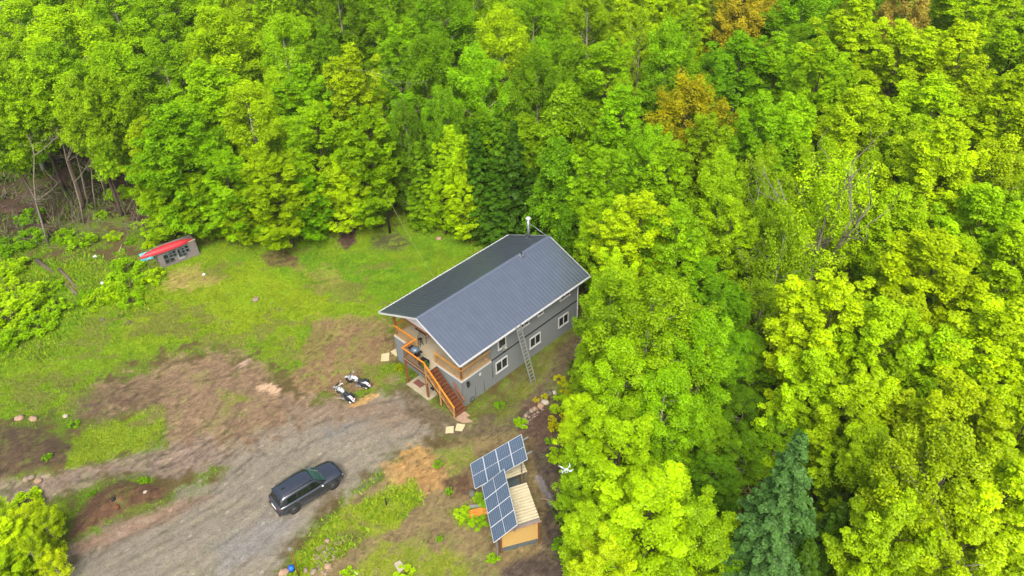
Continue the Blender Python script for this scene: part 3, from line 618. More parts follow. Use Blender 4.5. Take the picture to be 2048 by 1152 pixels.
S = [bodyst(-2.52, .74, .52, .92, .0), bodyst(-2.46, .86, .36, 1.06, .0), bodyst(-2.2, .94, .27, 1.12, 0), bodyst(-1.5, .97, .24, 1.13, 0), bodyst(-.5, .96, .22, 1.10, 0), bodyst(.6, .96, .22, 1.08, 0), bodyst(1.05, .96, .24, 1.08, .04), bodyst(1.6, .965, .25, 1.05, .05), bodyst(2.15, .94, .28, .98, .05), bodyst(2.42, .86, .34, .88, .04), bodyst(2.53, .70, .42, .76, .02)]
S = [[(x, y, z) for x, y, z in s] for s in S]
bd = loft(S).build('body', M_['paint'], car)
def cabst(x, hwb, hwt, zb, zt):
    P = [(-hwb, zb), (-hwt - .03, zt - .10), (-hwt + .05, zt - .02), (-hwt * .5, zt + .02), (0, zt + .03)]
    P = P + [(-y, z) for y, z in P[-2::-1]]; return [(x, y, z) for y, z in P]
cb = loft([cabst(-2.36, .80, .66, 1.08, 1.15), cabst(-2.12, .85, .68, 1.09, 1.62), cabst(-1.9, .86, .69, 1.09, 1.71), cabst(-1.0, .87, .70, 1.08, 1.76), cabst(-.2, .87, .70, 1.07, 1.76), cabst(.32, .87, .67, 1.06, 1.70), cabst(.75, .86, .76, 1.05, 1.38), cabst(1.12, .84, .80, 1.04, 1.10)]).build('cabin', M_['paint'], car)
def quadglass(name, q, m, th=.006):
    d = MB(); d.plate(q, th); return d.build(name, m, car)
for s in (-1, 1):
    f = lambda x, z: (x, s * (.877 - (z - 1.07) * .245 + .012), z)
    for xa, xb, xc, xd, nm in ((.70, -.12, -.12, .30, 'front_window'), (-.20, -1.02, -1.02, -.20, 'rear_door_window'), (-1.10, -1.92, -1.72, -1.10, 'quarter_window')):
        q = [f(xa, 1.13), f(xb, 1.13), f(xc, 1.58), f(xd, 1.58)]
        if s > 0: q = q[::1]
        else: q = q[::-1]
        quadglass(nm, q, M_['carglass'])
d = MB(); d.add([(1.10, -.76, 1.125), (1.10, .76, 1.125), (.74, .72, 1.408), (.36, .62, 1.70), (.36, -.62, 1.70), (.74, -.72, 1.408), (1.14, 0, 1.13), (.77, 0, 1.44), (.38, 0, 1.735)], [(0, 6, 7, 5), (6, 1, 2, 7), (5, 7, 8, 4), (7, 2, 3, 8)], True)
for i, v in enumerate(d.v): d.v[i] = (v[0] + .012, v[1], v[2] + .012)
d.build('windscreen', M_['wscreen'], car)
d = MB(); d.add([(-2.385, -.62, 1.17), (-2.385, .62, 1.17), (-2.155, .56, 1.60), (-2.155, -.56, 1.60)], [(3, 2, 1, 0)]); d.build('rear_window', M_['carglass'], car)
d = MB(); d.box((-2.2, -.62, 1.665), (-1.95, .62, 1.70)); d.build('roof_spoiler', M_['paint'], cb, .01)
d = MB(); d.box((-1.72, -.03, 1.78), (-1.52, .03, 1.84)); d.build('antenna_fin', M_['black'], cb)
for s in (-1, 1):
    d = MB(); d.tube([(-1.85, s * .66, 1.74), (-1.7, s * .66, 1.80), (.1, s * .65, 1.80), (.25, s * .64, 1.73)], .022, 6); d.build('roof_rail', M_['black'], cb)
    mo = MB(); mo.ball((.72, s * 1.05, 1.14), (.10, .12, .085), 12, 8); mo.box((.66, min(s * .88, s * 1.0), 1.08), (.74, max(s * .88, s * 1.0), 1.13)); mo.build('mirror', M_['chrome'] if s < 0 else M_['paint'], car)
    d = MB(); d.add([(2.28, s * .90, .70), (2.50, s * .72, .66), (2.50, s * .72, .80), (2.22, s * .90, .90), (1.98, s * .93, .92)], [(0, 1, 2, 3), (0, 3, 4)]); 
    d = MB(); d.plate([(2.545, s * .44, .68), (2.42, s * .86, .70), (2.36, s * .87, .86), (2.50, s * .44, .82)][::s], .03); d.build('headlight', M_['lamp'], car)
    d = MB(); d.plate([(-2.53, s * .50, .84), (-2.42, s * .88, .86), (-2.40, s * .87, 1.02), (-2.51, s * .50, 1.0)][::-s], .03); d.build('taillight', M_['red'], car)
    for x in (-.65, .35):
        d = MB(); d.box((x - .55, min(s * .965, s * .99), .93), (x - .38, max(s * .965, s * .99), .96)); d.build('door_handle', M_['chrome'], car)
    d = MB(); d.box((-1.0, min(s * .93, s * 1.0), .24), (1.05, max(s * .93, s * 1.0), .30)); d.build('running_board', M_['chrome'], car)
for s in (-1, 1):
    for x in (-1.52, 1.52):
        d = MB(); yy = s * .86
        d.tube([(x, yy - .13, .38), (x, yy - .11, .38), (x, yy + .11, .38), (x, yy + .13, .38)], [.33, .385, .385, .33], 24); wh = d.build('wheel', M_['tyre'], car)
        r_ = MB(); r_.tube([(x, yy + s * .10, .38), (x, yy + s * .136, .38)], [.25, .24], 20)
        for k in range(5):
            a = k * 1.2566; r_.beam((x, yy + s * .14, .38), (x + .23 * math.cos(a), yy + s * .14, .38 + .23 * math.sin(a)), .05, .02, (0, s, 0))
        r_.build('rim', M_['rim'], wh)
        a_ = MB(); a_.tube([(x + .46 * math.cos(t), s * .955, .36 + .46 * math.sin(t)) for t in np.linspace(.1, 3.04, 14)], .035, 6); a_.build('wheel_arch', M_['black'], car)
d = MB(); d.box((2.50, -.42, .50), (2.565, .42, .72)); d.build('grille', M_['black'], car, .01)
d = MB(); d.box((-2.55, -.27, .62), (-2.49, .27, .76)); d.build('licence_plate', M_['plate'], car)
d = MB(); d.box((-2.56, -.80, .36), (-2.44, .80, .56)); d.build('rear_bumper', M_['black'], car, .03)
d = MB(); d.beam((1.2, -.42, 1.128), (2.3, -.30, 1.03), .012, .014); d.beam((1.2, .42, 1.128), (2.3, .30, 1.03), .012, .014); d.build('bonnet_crease', M_['paint'], bd)
for xx in (-1.06, -.16, .92):
    for s in (-1, 1):
        d = MB(); d.box((xx - .004, min(s * .955, s * .972), .34), (xx + .004, max(s * .955, s * .972), 1.0)); d.build('door_gap', M_['black'], car)
# ------------------------------------------------------------------ motorcycles
def motorbike(pf, pr_, label, seed):
    a = gat(*pf); b_ = gat(*pr_); h = math.atan2(a.y - b_.y, a.x - b_.x); m = (a + b_) / 2
    g = empty('motorcycle', label, 'motorcycle', m, h, 'white motorcycles parked on the dirt'); g.rotation_euler = (R(-7), 0, h)
    def wheel(x, r, w_):
        d = MB(); d.tube([(x + r * math.cos(t), 0, r + .0 + r * 0 + 0 * t + (r) * math.sin(t)) for t in np.linspace(0, 6.2832, 22)], w_, 8, False); wo = d.build('wheel', M_['tyre'], g)
        d = MB(); d.tube([(x, -.03, r), (x, .03, r)], r * .55, 16); d.build('rim', M_['chrome'], wo)
    wheel(.82, .28, .06); wheel(-.80, .27, .09)
    P = lambda mb, n_, mt: mb.build(n_, M_[mt], g)
    d = MB(); d.tube([(.82 + .37 * math.cos(t), 0, .28 + .37 * math.sin(t)) for t in np.linspace(.2, 2.7, 9)], [.05, .08, .09, .09, .09, .09, .09, .08, .05], 8); P(d, 'front_fender', 'bwhite')
    d = MB(); d.tube([(-.80 + .38 * math.cos(t), 0, .27 + .38 * math.sin(t)) for t in np.linspace(.3, 3.1, 9)], [.06, .11, .12, .12, .12, .12, .12, .11, .08], 8); P(d, 'rear_fender', 'bwhite')
    d = MB(); d.tube([(.48, 0, .84), (.36, 0, .88), (.15, 0, .87), (-.08, 0, .80), (-.16, 0, .76)], [.08, .15, .17, .12, .05], 12); ta = P(d, 'fuel_tank', 'bwhite')
    d = MB(); d.tube([(.16, 0, 1.035), (.16, 0, 1.06)], .05, 10); d.build('fuel_cap', M_['black'], ta)
    d = MB(); d.ball((-.30, 0, .72), (.24, .17, .09), 12, 8); d.ball((-.62, 0, .80), (.17, .13, .07), 12, 8); P(d, 'seat', 'leather')
    d = MB(); d.box((-.12, -.13, .25), (.36, .13, .62)); d.tube([(.05, 0, .5), (.22, 0, .78)], .11, 10); d.tube([(.05, 0, .5), (-.12, 0, .74)], .11, 10); P(d, 'engine', 'chrome')
    for s in (-.09, .09):
        d = MB(); d.tube([(.82, s, .28), (.50, s, .95)], .028, 8); P(d, 'fork', 'chrome')
    d = MB(); d.tube([(.2, -.42, 1.06), (.40, -.34, 1.10), (.50, 0, 1.02), (.40, .34, 1.10), (.2, .42, 1.06)], .018, 6); hb = P(d, 'handlebar', 'chrome')
    for s in (-1, 1):
        d = MB(); d.tube([(.2, s * .42, 1.06), (.08, s * .45, 1.04)], .025, 6); d.build('grip', M_['black'], hb)
        d = MB(); d.tube([(.4, s * .33, 1.1), (.42, s * .38, 1.26)], .01, 5); d.ball((.42, s * .40, 1.29), (.02, .09, .055), 10, 6); d.build('mirror', M_['chrome'], hb)
    d = MB(); d.ball((.66, 0, .93), (.11, .11, .11), 12, 8); P(d, 'headlight', 'chrome')
    d = MB(); d.plate([(.60, -.22, 1.02), (.60, .22, 1.02), (.42, .17, 1.42), (.42, -.17, 1.42)], .01); P(d, 'windshield', 'carglass')
    for s in (-1, 1):
        d = MB(); d.tube([(.15, s * .15, .35), (-.2, s * .2, .24), (-1.05, s * .22, .27)], [.035, .045, .05], 8); P(d, 'exhaust_pipe', 'chrome')
        d = MB(); d.box((-.98, s * .26 - .09, .42), (-.52, s * .26 + .09, .72)); d.build('saddlebag', M_['leather'], g, .04)
    d = MB(); d.ball((-1.14, 0, .6), (.05, .08, .06), 10, 6); P(d, 'taillight', 'red')
    d = MB(); d.box((-1.19, -.1, .42), (-1.17, .1, .54)); P(d, 'licence_plate', 'plate')
    d = MB(); d.tube([(.0, .12, .28), (-.15, .38, .02)], .018, 6); P(d, 'kickstand', 'chrome')
motorbike((692, 762), (742, 778), 'white and black cruiser motorcycle nearer the house, facing left', 1)
motorbike((674, 784), (707, 806), 'white and black cruiser motorcycle farther from the house, beside the pale stick', 2)
# ------------------------------------------------------------------ solar panels, shed
def solar(center, eul, wd, ht, label, along='x'):
    g = empty('solar_panel_array', label, 'solar panels', center, 0, 'solar panels beside the shed'); g.rotation_euler = eul
    for i in range(4):
        if along == 'x': pw, ph_ = wd / 4, ht; cx, cy = -wd / 2 + pw * (i + .5), 0
        else: pw, ph_ = wd, ht / 4; cx, cy = 0, -ht / 2 + ph_ * (i + .5)
        pn = MB(); pn.box((-pw / 2 + .012, -ph_ / 2 + .012, -.035), (pw / 2 - .012, ph_ / 2 - .012, 0)); po = pn.build('panel', M_['cell'], g); po.location = (cx, cy, 0)
        if along != 'x': po.rotation_euler = (0, 0, 0)
        f = MB(); b_ = .022
        for a0, a1 in (((-pw / 2 + .004, -ph_ / 2 + .004, -.04), (pw / 2 - .004, -ph_ / 2 + b_, .008)), ((-pw / 2 + .004, ph_ / 2 - b_, -.04), (pw / 2 - .004, ph_ / 2 - .004, .008)), ((-pw / 2 + .004, -ph_ / 2 + b_, -.04), (-pw / 2 + b_, ph_ / 2 - b_, .008)), ((pw / 2 - b_, -ph_ / 2 + b_, -.04), (pw / 2 - .004, ph_ / 2 - b_, .008))): f.box(a0, a1)
        if along == 'x': f.box((-pw / 2 + b_, -.011, -.03), (pw / 2 - b_, .011, .005))
        else: f.box((-.011, -ph_ / 2 + b_, -.03), (.011, ph_ / 2 - b_, .005))
        f.build('frame', M_['pframe'], po)
    r_ = MB()
    for t in (-.28, .28):
        if along == 'x': r_.box((-wd / 2 + .2, ht * t - .03, -.12), (wd / 2 + .42, ht * t + .03, -.045))
        else: r_.box((wd * t - .03, -ht / 2, -.12), (wd * t + .03, ht / 2 - .1, -.045))
    r_.build('mounting_rail', M_['alu'], g)
    bpy.context.view_layer.update(); mi = g.matrix_world.inverted()
    for sx in (-.38, .38):
        for sy in (-.38, .38):
            top = g.matrix_world @ Vector((sx * wd, sy * ht, -.12)); bot = Vector((top.x, top.y, gz(top.x, top.y) - .05))
            if along != 'x' and sx > 0: bot.z = 2.35
            d = MB(); d.beam(mi @ top, mi @ bot, .08, .08, (0, 1, 0)); d.build('support_post', M_['greywood'], g)
solar((-1.356, 36.386, 2.0), (.17, -.614, .077), 4.5, 2.05, 'upper array of four framed solar panels next to the cream corrugated shed', 'x')
solar((-1.292, 32.031, 3.0), (-.036, -.724, .195), 2.06, 4.53, 'lower array of four framed solar panels covering the left side of the shed roof', 'y')
shed_o = at(1003, 1104); shed_r = at(1076, 1085); ang = math.atan2(shed_r[1] - shed_o[1], shed_r[0] - shed_o[0])
SWD = float(np.linalg.norm((shed_r - shed_o)[:2])); SDP = 2.75
shed = empty('shed', 'small pine board shed with a cream corrugated roof beside the solar panels', 'shed', (shed_o[0], shed_o[1], 0), ang)
d = MB()
zr, zl = 2.42, 2.2
for k in range(15):
    z0_ = .45 + k * .13
    # front boards clipped under the sloping roof
    xl = min(max(0, SWD * (z0_ + .13 - zl) / (zr - zl)), SWD * .9)
    if 1: d.box((xl, -.012 - .004 * (k % 2), z0_), (SWD, .02, z0_ + .124))
fw = d.build('front_wall', M_['newwood'], shed)
d = MB(); d.box((.0, -.03, .04), (SWD, .0, .44)); d.box((SWD - .0, .0, .04), (SWD + .02, SDP, .44)); d.build('base_skirting', M_['slate'], shed)
d = MB(); d.add([(SWD, .02, .45), (SWD, SDP, .45), (SWD, SDP, zr), (SWD, .02, zr)], [(0, 1, 2, 3)]); d.add([(0, .02, .05), (0, SDP, .05), (0, SDP, zl), (0, .02, zl)], [(3, 2, 1, 0)]); d.add([(0, SDP, .05), (SWD, SDP, .05), (SWD, SDP, zr), (0, SDP, zl)], [(0, 1, 2, 3)]); d.build('side_wall', M_['slate'], shed)
for x, z in ((0, zl), (SWD + .05, zr)):
    for y in (-.05, SDP):
        d = MB(); d.box((x - .06, y - .06, 0), (x + .04, y + .04, z)); d.build('corner_post', M_['rust'], shed)
def corrug(x0_, x1_, y0_, y1_, za, zb, step=.235):
    d = MB(); y = y0_; pts = []
    while y < y1_ - 1e-6:
        for dy, dz in ((0, 0), (step * .62, 0), (step * .68, -.10), (step * .92, -.10)):
            if y + dy <= y1_: pts.append((y + dy, dz))
        y += step
    pts.append((y1_, 0)); n = len(pts)
    vs = [(x0_, y, za + z) for y, z in pts] + [(x1_, y, zb + z) for y, z in pts]
    d.add(vs, [(i, n + i, n + i + 1, i + 1) for i in range(n - 1)]); return d
ex = .12
d = corrug(-ex, SWD + ex, .02, 2.1, zl + .08, zr + .14); ro_ = d.build('roof', M_['corr'], shed)
d = corrug(-ex, SWD + ex, 2.04, SDP + .12, zl + .13, zr + .19); d.build('roof_sheet', M_['corr'], ro_)
d = MB(); d.plate([(-ex, -.16, zl - .02), (SWD + ex, -.16, zr + .03), (SWD + ex, .03, zr + .075), (-ex, .03, zl + .015)], .02); d.build('roof_flashing', M_['greywood'], ro_)
d = MB(); d.beam((-ex, -.19, zl - .04), (SWD + ex + .1, -.19, zr + .0), .04, .09); d.build('barge_board', M_['pstone'], ro_)
d = MB(); d.plate([(-ex, 1.95, zl + .08), (SWD * .55, 1.95, zl + .08 + (zr - zl) * .57), (SWD * .55, 2.03, zl + .09 + (zr - zl) * .57), (-ex, 2.03, zl + .09)], .02); d.build('rust_patch', M_['rust'], ro_)
# lean-to behind the shed
q = [at(1008, 930, 1.45), at(1046, 927, 1.5), at(1050, 947, 1.5), at(1012, 957, 1.45)]
o_ = (q[0] + q[2]) / 2; lt = empty('lean_to', 'little cream corrugated lean-to roof between the shed and the upper solar panels', 'lean-to', (o_[0], o_[1], 0), ang)
d = corrug(-1.1, .75, -.55, .65, 1.25, 1.6); d.build('roof', M_['corr'], lt)
for x in (-1.0, .68):
    for y in (-.5, .55): d = MB(); d.box((x - .04, y - .04, 0), (x + .04, y + .04, 1.24 if x < 0 else 1.56)); d.build('post', M_['greywood'], lt)
pl = at(1024, 966, .4); tb = empty('work_bench', 'low table with a dark grey top between the shed and the lean-to', 'table', (pl[0], pl[1], 0), ang)
d = MB(); d.box((-.55, -.5, .52), (.5, .5, .56)); d.build('tabletop', M_['slate'], tb)
for x in (-.48, .43):
    for y in (-.43, .43): d = MB(); d.box((x - .04, y - .04, 0), (x + .04, y + .04, .52)); d.build('leg', M_['greywood'], tb)
# lumber
p = at(954, 1022, .1)
for k in range(5):
    d = MB(); d.box((-.75, -.05, 0), (.95, .05, .06)); o = d.build('lumber_board', M_['lumber']); o.location = (p[0] + .02 * k, p[1] - .13 * k + .15, .05 + .01 * (k % 2)); o.rotation_euler = (0, 0, R(14 + 3 * (k % 3)))
    tag(o, ('topmost', 'second', 'middle', 'fourth', 'lowest')[k] + ' of five orange boards lying left of the shed', 'board', 'orange boards by the shed')
d = MB(); d.box((-.6, -.1, 0), (.8, .1, .09)); o = d.build('concrete_beam', M_['alu']); p = at(948, 1014, .05); o.location = (p[0] + .3, p[1] + .05, .05); o.rotation_euler = (0, 0, R(4)); tag(o, 'grey beam lying above the orange boards', 'beam')
def stick(pa, pb, r, label, m='log', name='fallen_branch', cat='branch', z=.05, group=None):
    a = gat(*pa); b_ = gat(*pb); d = MB(); md = a.lerp(b_, .5) + Vector((.03, .05, .04))
    d.tube([a + Vector((0, 0, z)), md + Vector((0, 0, z)), b_ + Vector((0, 0, z))], [r, r * .9, r * .6], 7); return tag(d.build(name, M_[m]), label, cat, group)
stick((1075, 998), (1108, 1004), .05, 'pale stick lying across the puddle', 'pstone')
stick((672, 797), (690, 800), .03, 'thin pale stick on the dirt beside the farther motorcycle', 'wstone')
stick((715, 1150), (700, 1140), .03, 'short white stick in the grass at the bottom edge', 'litter', 'stick', 'stick')
stick((188, 462), (224, 466), .06, 'thin pale fallen branch left of the canoe in the brush', 'log')
stick((238, 505), (246, 485), .05, 'short pale branch stub standing left of the canoe', 'wstone')
stick((75, 522), (155, 590), .26, 'thick grey rotting log lying in the weeds below the dead trunk', 'log', 'fallen_log', 'log')
stick((120, 540), (150, 575), .2, 'shorter grey log alongside the thick rotting log', 'log', 'fallen_log', 'log')
stick((783, 400), (830, 430), .22, 'black fallen log behind the wire pole', 'dlog', 'fallen_log', 'log')
stick((835, 430), (905, 448), .12, 'thin dark log lying between the wire pole and the roof', 'dlog', 'fallen_log', 'log')
stick((80, 1095), (100, 1070), .05, 'brown stick beside the yellow shrub', 'pstone')
stick((1565, 105), (1590, 75), .14, 'x', 'log') if False else None
# ------------------------------------------------------------------ canoe, cabinet
A = Vector(at(325, 537)); B = Vector(at(400, 508)); ax = math.atan2(B.y - A.y, B.x - A.x); wl_ = (B - A).length; BH = 1.55
bx = empty('timber_crate', 'weathered grey timber hut with old window frames on its front under the red canoe', 'crate', (A.x, A.y, gz(A.x, A.y) - .05), ax)
d = MB(); d.box((0, .35, 0), (wl_, 1.7, BH))
d.build('body', M_['greywood'], bx)
d = MB()
for k in range(22):
    x = wl_ * k / 22; d.plate([(x + .01, 0, .02), (x + wl_ / 22 - .01, 0, .02), (x + wl_ / 22 - .01, .33, BH + .02), (x + .01, .33, BH + .02)], .03)
d.build('front_boards', M_['greywood'], bx)
d = MB(); d.beam((-.05, .34, BH + .08), (wl_ + .05, .34, BH + .08), .12, .08); d.build('top_trim', M_['flag'], bx)
def sash(x0_, x1_, z0_, z1_, nx_, nz_, mt='greywood', glass=True):
    sx = .33 / BH; P = lambda x, z, o=.0: (x, z * sx - .05 - o, z); f = MB()
    for i in range(nx_ + 1): x = x0_ + (x1_ - x0_) * i / nx_; f.beam(P(x, z0_), P(x, z1_), .06, .05, (0, 1, 0))
    for i in range(nz_ + 1): z = z0_ + (z1_ - z0_) * i / nz_; f.beam(P(x0_, z, .002), P(x1_, z, .002), .06, .05, (0, 1, 0))
    w_ = f.build('window_sash', M_['greywood'] if mt == 'flag' else M_['slate'], bx)
    if glass: g_ = MB(); g_.plate([P(x0_, z0_, -.02), P(x1_, z0_, -.02), P(x1_, z1_, -.02), P(x0_, z1_, -.02)], .01); g_.build('pane', M_['carglass'], w_)
sash(.45, 1.35, .35, 1.25, 2, 2, 'greywood'); sash(1.0, 1.7, .75, 1.35, 1, 2); sash(1.85, 2.6, .5, 1.3, 2, 1, 'greywood'); sash(2.1, 2.95, .75, 1.4, 2, 2)
d = MB(); d.plate([(1.75, .02, .3), (2.35, .02, .3), (2.35, .16, .8), (1.75, .16, .8)], .02); d.build('pale_panel', M_['alu'], bx)
# canoe lying on its side along the top back edge
g = empty('canoe', 'faded red canoe lying upside down along the top of the timber hut', 'canoe', (0, 0, 0))
c0 = at(278, 514, 1.75); c1 = at(384, 474, 1.85); cm = (c0 + c1) / 2; cl = float(np.linalg.norm((c1 - c0)[:2])); g.location = (cm[0], cm[1], 1.62); g.rotation_euler = (R(10), 0, math.atan2(c1[1] - c0[1], c1[0] - c0[0]))
ST = []
for i in range(25):
    t = -1 + 2 * i / 24; k = max(1 - abs(t) ** 2.4, .03); hw = .42 * k ** .8; x = t * cl / 2; up = -.10 * abs(t) ** 3
    ST.append([(x, hw * math.cos(a), up + (.36 * k ** .35) * math.sin(a) ** .8 if math.sin(a) > 0 else up) for a in np.linspace(0, math.pi, 13)])
mb = MB(); n13 = 13
vs = [p for s in ST for p in s]; mb.add(vs, [(i * n13 + k, i * n13 + k + 1, (i + 1) * n13 + k + 1, (i + 1) * n13 + k) for i in range(24) for k in range(n13 - 1)], True); mb.build('hull', M_['canoe'], g)
mb = MB()
for e in (0, 12): mb.tube([s[e] for s in ST], .025, 6)
mb.build('gunwale', M_['canoe_in'], g)
mb = MB(); mb.tube([(s[6][0], 0, s[6][2] + .01) for s in ST[1:-1]], .02, 6); mb.build('keel', M_['canoe'], g)
for x in (-1.2, 1.1): mb = MB(); mb.box((x - .1, -.3, .0), (x + .1, .3, .03)); mb.build('seat', M_['canoe_in'], g)
# turquoise sheet left of the crate
a = at(284, 526); b_ = at(308, 518); rs = random.Random(4); mb = MB(); nx_, ny_ = 9, 5; vs = []
for i in range(nx_):
    for j in range(ny_):
        t = i / (nx_ - 1); s = j / (ny_ - 1); p = Vector(a).lerp(Vector(b_), t) + Vector((-.1 * s, .3 * s, .1 + .8 * s)); vs.append(p + Vector((rs.uniform(-.06, .06), rs.uniform(-.08, .08), rs.uniform(-.06, .06))))
mb.add(vs, [(i * ny_ + j, (i + 1) * ny_ + j, (i + 1) * ny_ + j + 1, i * ny_ + j + 1) for i in range(nx_ - 1) for j in range(ny_ - 1)], True)
mb.add([v + Vector((.02, .03, -.0)) for v in vs], [(i * ny_ + j + 1, (i + 1) * ny_ + j + 1, (i + 1) * ny_ + j, i * ny_ + j) for i in range(nx_ - 1) for j in range(ny_ - 1)], True)
tag(mb.build('plastic_sheet', M_['tarp']), 'crumpled turquoise and white plastic sheet under the left end of the canoe', 'plastic sheet')
# ------------------------------------------------------------------ pole and wire
pb = gat(780, 466); pz = 5.0
up_ = empty('wire_pole', 'dark wooden pole standing in the grass at the forest edge', 'pole', pb)
d = MB(); d.tube([(0, 0, -.1), (.03, .0, pz)], [.13, .10], 10); d.build('pole', M_['blackpole'], up_)
d = MB(); d.box((-.05, -.3, pz - .25), (.05, .3, pz - .15)); d.build('cross_arm', M_['blackpole'], up_)
e0 = Vector((pb.x, pb.y, pz)); e1 = Vector(hpt(5.4, W_ + OSL + .1, HE - .2))
mb = MB(); mb.tube([e0.lerp(e1, t) - Vector((0, 0, .25 * math.sin(math.pi * t))) for t in np.linspace(0, 1, 15)], .016, 5); tag(mb.build('overhead_wire', M_['wire']), 'thin pale overhead wire running from the pole to the left roof edge', 'wire')
# antenna pole bottom left of the frame with blue ball
b0 = gat(598, 1152); b0z = b0.z
ap = empty('marker_pole', 'slim rusty pole with a small pale head standing by the drive', 'pole', b0)
top = at(575, 1085, 3.2)
d = MB(); d.tube([(0, 0, -.1), (.0, .0, 2.75)], [.045, .03], 8); d.build('pole', M_['brownpole'], ap)
d = MB(); d.box((-.09, -.05, 2.75), (.09, .05, 2.92)); d.build('reflector', M_['alu'], ap)
d = MB(); p = gat(584, 1140); d.tube([p, p + Vector((0, 0, .38))], [.19, .17], 14); tag(d.build('plastic_pail', M_['blue']), 'bright blue plastic pail upside down beside the slim rusty pole', 'pail')
d = MB(); p = gat(773, 1010); d.tube([p, p + Vector((0, 0, .7))], .05, 8); tag(d.build('short_stake', M_['blackpole']), 'short black stake standing in the grass right of the car', 'stake')
# ------------------------------------------------------------------ stones and slabs
_rk = random.Random(11)
def rock(px, py, rpx, m, label, name='rock', cat='rock', group=None, flat=.6):
    c = gat(px, py); dist = np.linalg.norm(np.array(c) - CPOS); r = rpx * dist / FPX; d = MB()
    d.ball((0, 0, r * flat * .35), (r, r * _rk.uniform(.7, 1), r * flat), 12, 8, .13, _rk); o = d.build(name, M_[m]); o.location = c; o.rotation_euler = (0, 0, _rk.uniform(0, 3)); return tag(o, label, cat, group)
def slab(pts, m, label, th=.07, name='paving_slab', cat='paving slab', group=None):
    w_ = [gat(*p) for p in pts]; c = sum(w_, Vector()) / len(w_); d = MB(); q = [(p.x - c.x, p.y - c.y) for p in w_]
    ar = sum(q[i][0] * q[(i + 1) % len(q)][1] - q[(i + 1) % len(q)][0] * q[i][1] for i in range(len(q)))
    if ar < 0: q = q[::-1]
    d.prism(q, -.03, th); o = d.build(name, M_[m], None, .015); o.location = c; return tag(o, label, cat, group)
slab([(763, 709), (779, 706), (778, 722), (762, 723)], 'flag', 'squarish pale paving slab left of the house corner', group='pale paving slabs')
slab([(781, 704), (794, 697), (800, 707), (792, 713)], 'flag', 'pale paving slab touching the left house corner', group='pale paving slabs')
slab([(892, 855), (908, 853), (907, 866), (891, 867)], 'flag', 'left of the two pale slabs below the stairs', group='pale paving slabs')
slab([(914, 848), (931, 850), (924, 863), (910, 861)], 'flag', 'right of the two pale slabs below the stairs', group='pale paving slabs')
slab([(910, 839), (928, 823), (940, 832), (930, 838)], 'pstone', 'tan flat stone at the foot of the stairs', .12)
slab([(912, 840), (932, 836), (946, 844), (925, 847)], 'pstone', 'longer tan flat stone just below the first one at the stairs', .1)
slab([(788, 1128), (800, 1122), (812, 1136), (798, 1148)], 'wstone', 'pale flat stone in the grass at the bottom edge', .1)
ROCKS = [(1100, 787, 8, 'gstone', 'grey boulder by the yellow shrub at the top of the stone row'), (1108, 786, 6, 'wstone', 'small pale rock beside the grey boulder'), (1104, 795, 4, 'gstone', 'little dark rock under the grey boulder'),
 (1108, 786, 1, 'pstone', None), (1109, 788, 1, 'pstone', None), (1108, 789, 1, 'pstone', None),
 (1107, 787, 1, 'pstone', None), (1090, 804, 6, 'wstone', 'white rounded rock in the stone row, above the pale flat one'), (1088, 805, 1, 'pstone', None), (1103, 795, 1, 'pstone', None), (1108, 787, 1, 'pstone', None),
 (1090, 806, 9, 'wstone', 'largest pale rock of the stone row'), (1081, 812, 7, 'pstone', 'orange tan rock left of the largest pale rock'), (1069, 818, 6, 'pstone', 'pinkish rock in the middle of the stone row'),
 (1063, 822, 6, 'stone', 'brown rock in the lower middle of the stone row'), (1056, 826, 5, 'gstone', 'grey rock in the lower part of the stone row'), (1052, 832, 6, 'stone', 'brown rock near the lower end of the stone row'), (1046, 838, 5, 'gstone', 'small grey rock near the lower end of the stone row'), (1041, 846, 6, 'gstone', 'lowest grey rock of the stone row above the solar panels'),
 (944, 988, 10, 'gstone', 'dark mossy boulder left of the solar panels'), (1089, 906, 1, 'stone', None),
 (512, 600, 7, 'stone', 'grey brown rock lying alone in the lawn'), (878, 478, 6, 'pstone', 'small tan rock left of the rear roof corner'), (990, 472, 5, 'pstone', 'tan rock beside the dark soil at the rear roof corner'), (683, 455, 14, 'gstone', 'large grey stone slab at the top of the bare soil patch'),
 (568, 1146, 11, 'pstone', 'large pinkish boulder at the bottom edge by the pole'), (612, 1141, 6, 'stone', 'brown grey rock right of the slim rusty pole'), (628, 1144, 8, 'stone', 'round grey brown rock with a ringed top at the bottom edge'), (656, 1133, 8, 'pstone', 'tan rock on the dirt right of the stone pile'),
 (655, 1083, 6, 'pstone', 'orange rock at the top of the stone pile'), (40, 838, 8, 'pstone', 'leftmost flat pink stone on the left lawn edge'), (68, 840, 8, 'pstone', 'middle flat pink stone on the left lawn edge'), (132, 833, 5, 'wstone', 'pale stone right of the two pink ones'),
 (52, 958, 6, 'stone', 'left brown rock of the cluster by the left track'), (62, 953, 6, 'stone', 'upper brown rock of the cluster by the left track'), (76, 960, 7, 'pstone', 'orange rock of the cluster by the left track'),
 (228, 1000, 5, 'dlog', 'dark stump-like stone on the soil mound'), (232, 1010, 5, 'rust', 'reddish rock below the dark one on the soil mound'), (290, 983, 4, 'wstone', 'pale chip of rock below the green top of the mound'), (205, 640, 4, 'gstone', 'left grey stone poking out of the weeds below the bushes'), (258, 645, 4, 'gstone', 'right grey stone poking out of the weeds below the bushes'),
 (408, 549, 3, 'litter', 'small white scrap in the dry grass right of the timber hut'), (190, 514, 4, 'litter', 'white plastic scrap in the weeds left of the canoe'), (205, 567, 4, 'litter', 'white plastic scrap in the weeds below the canoe')]
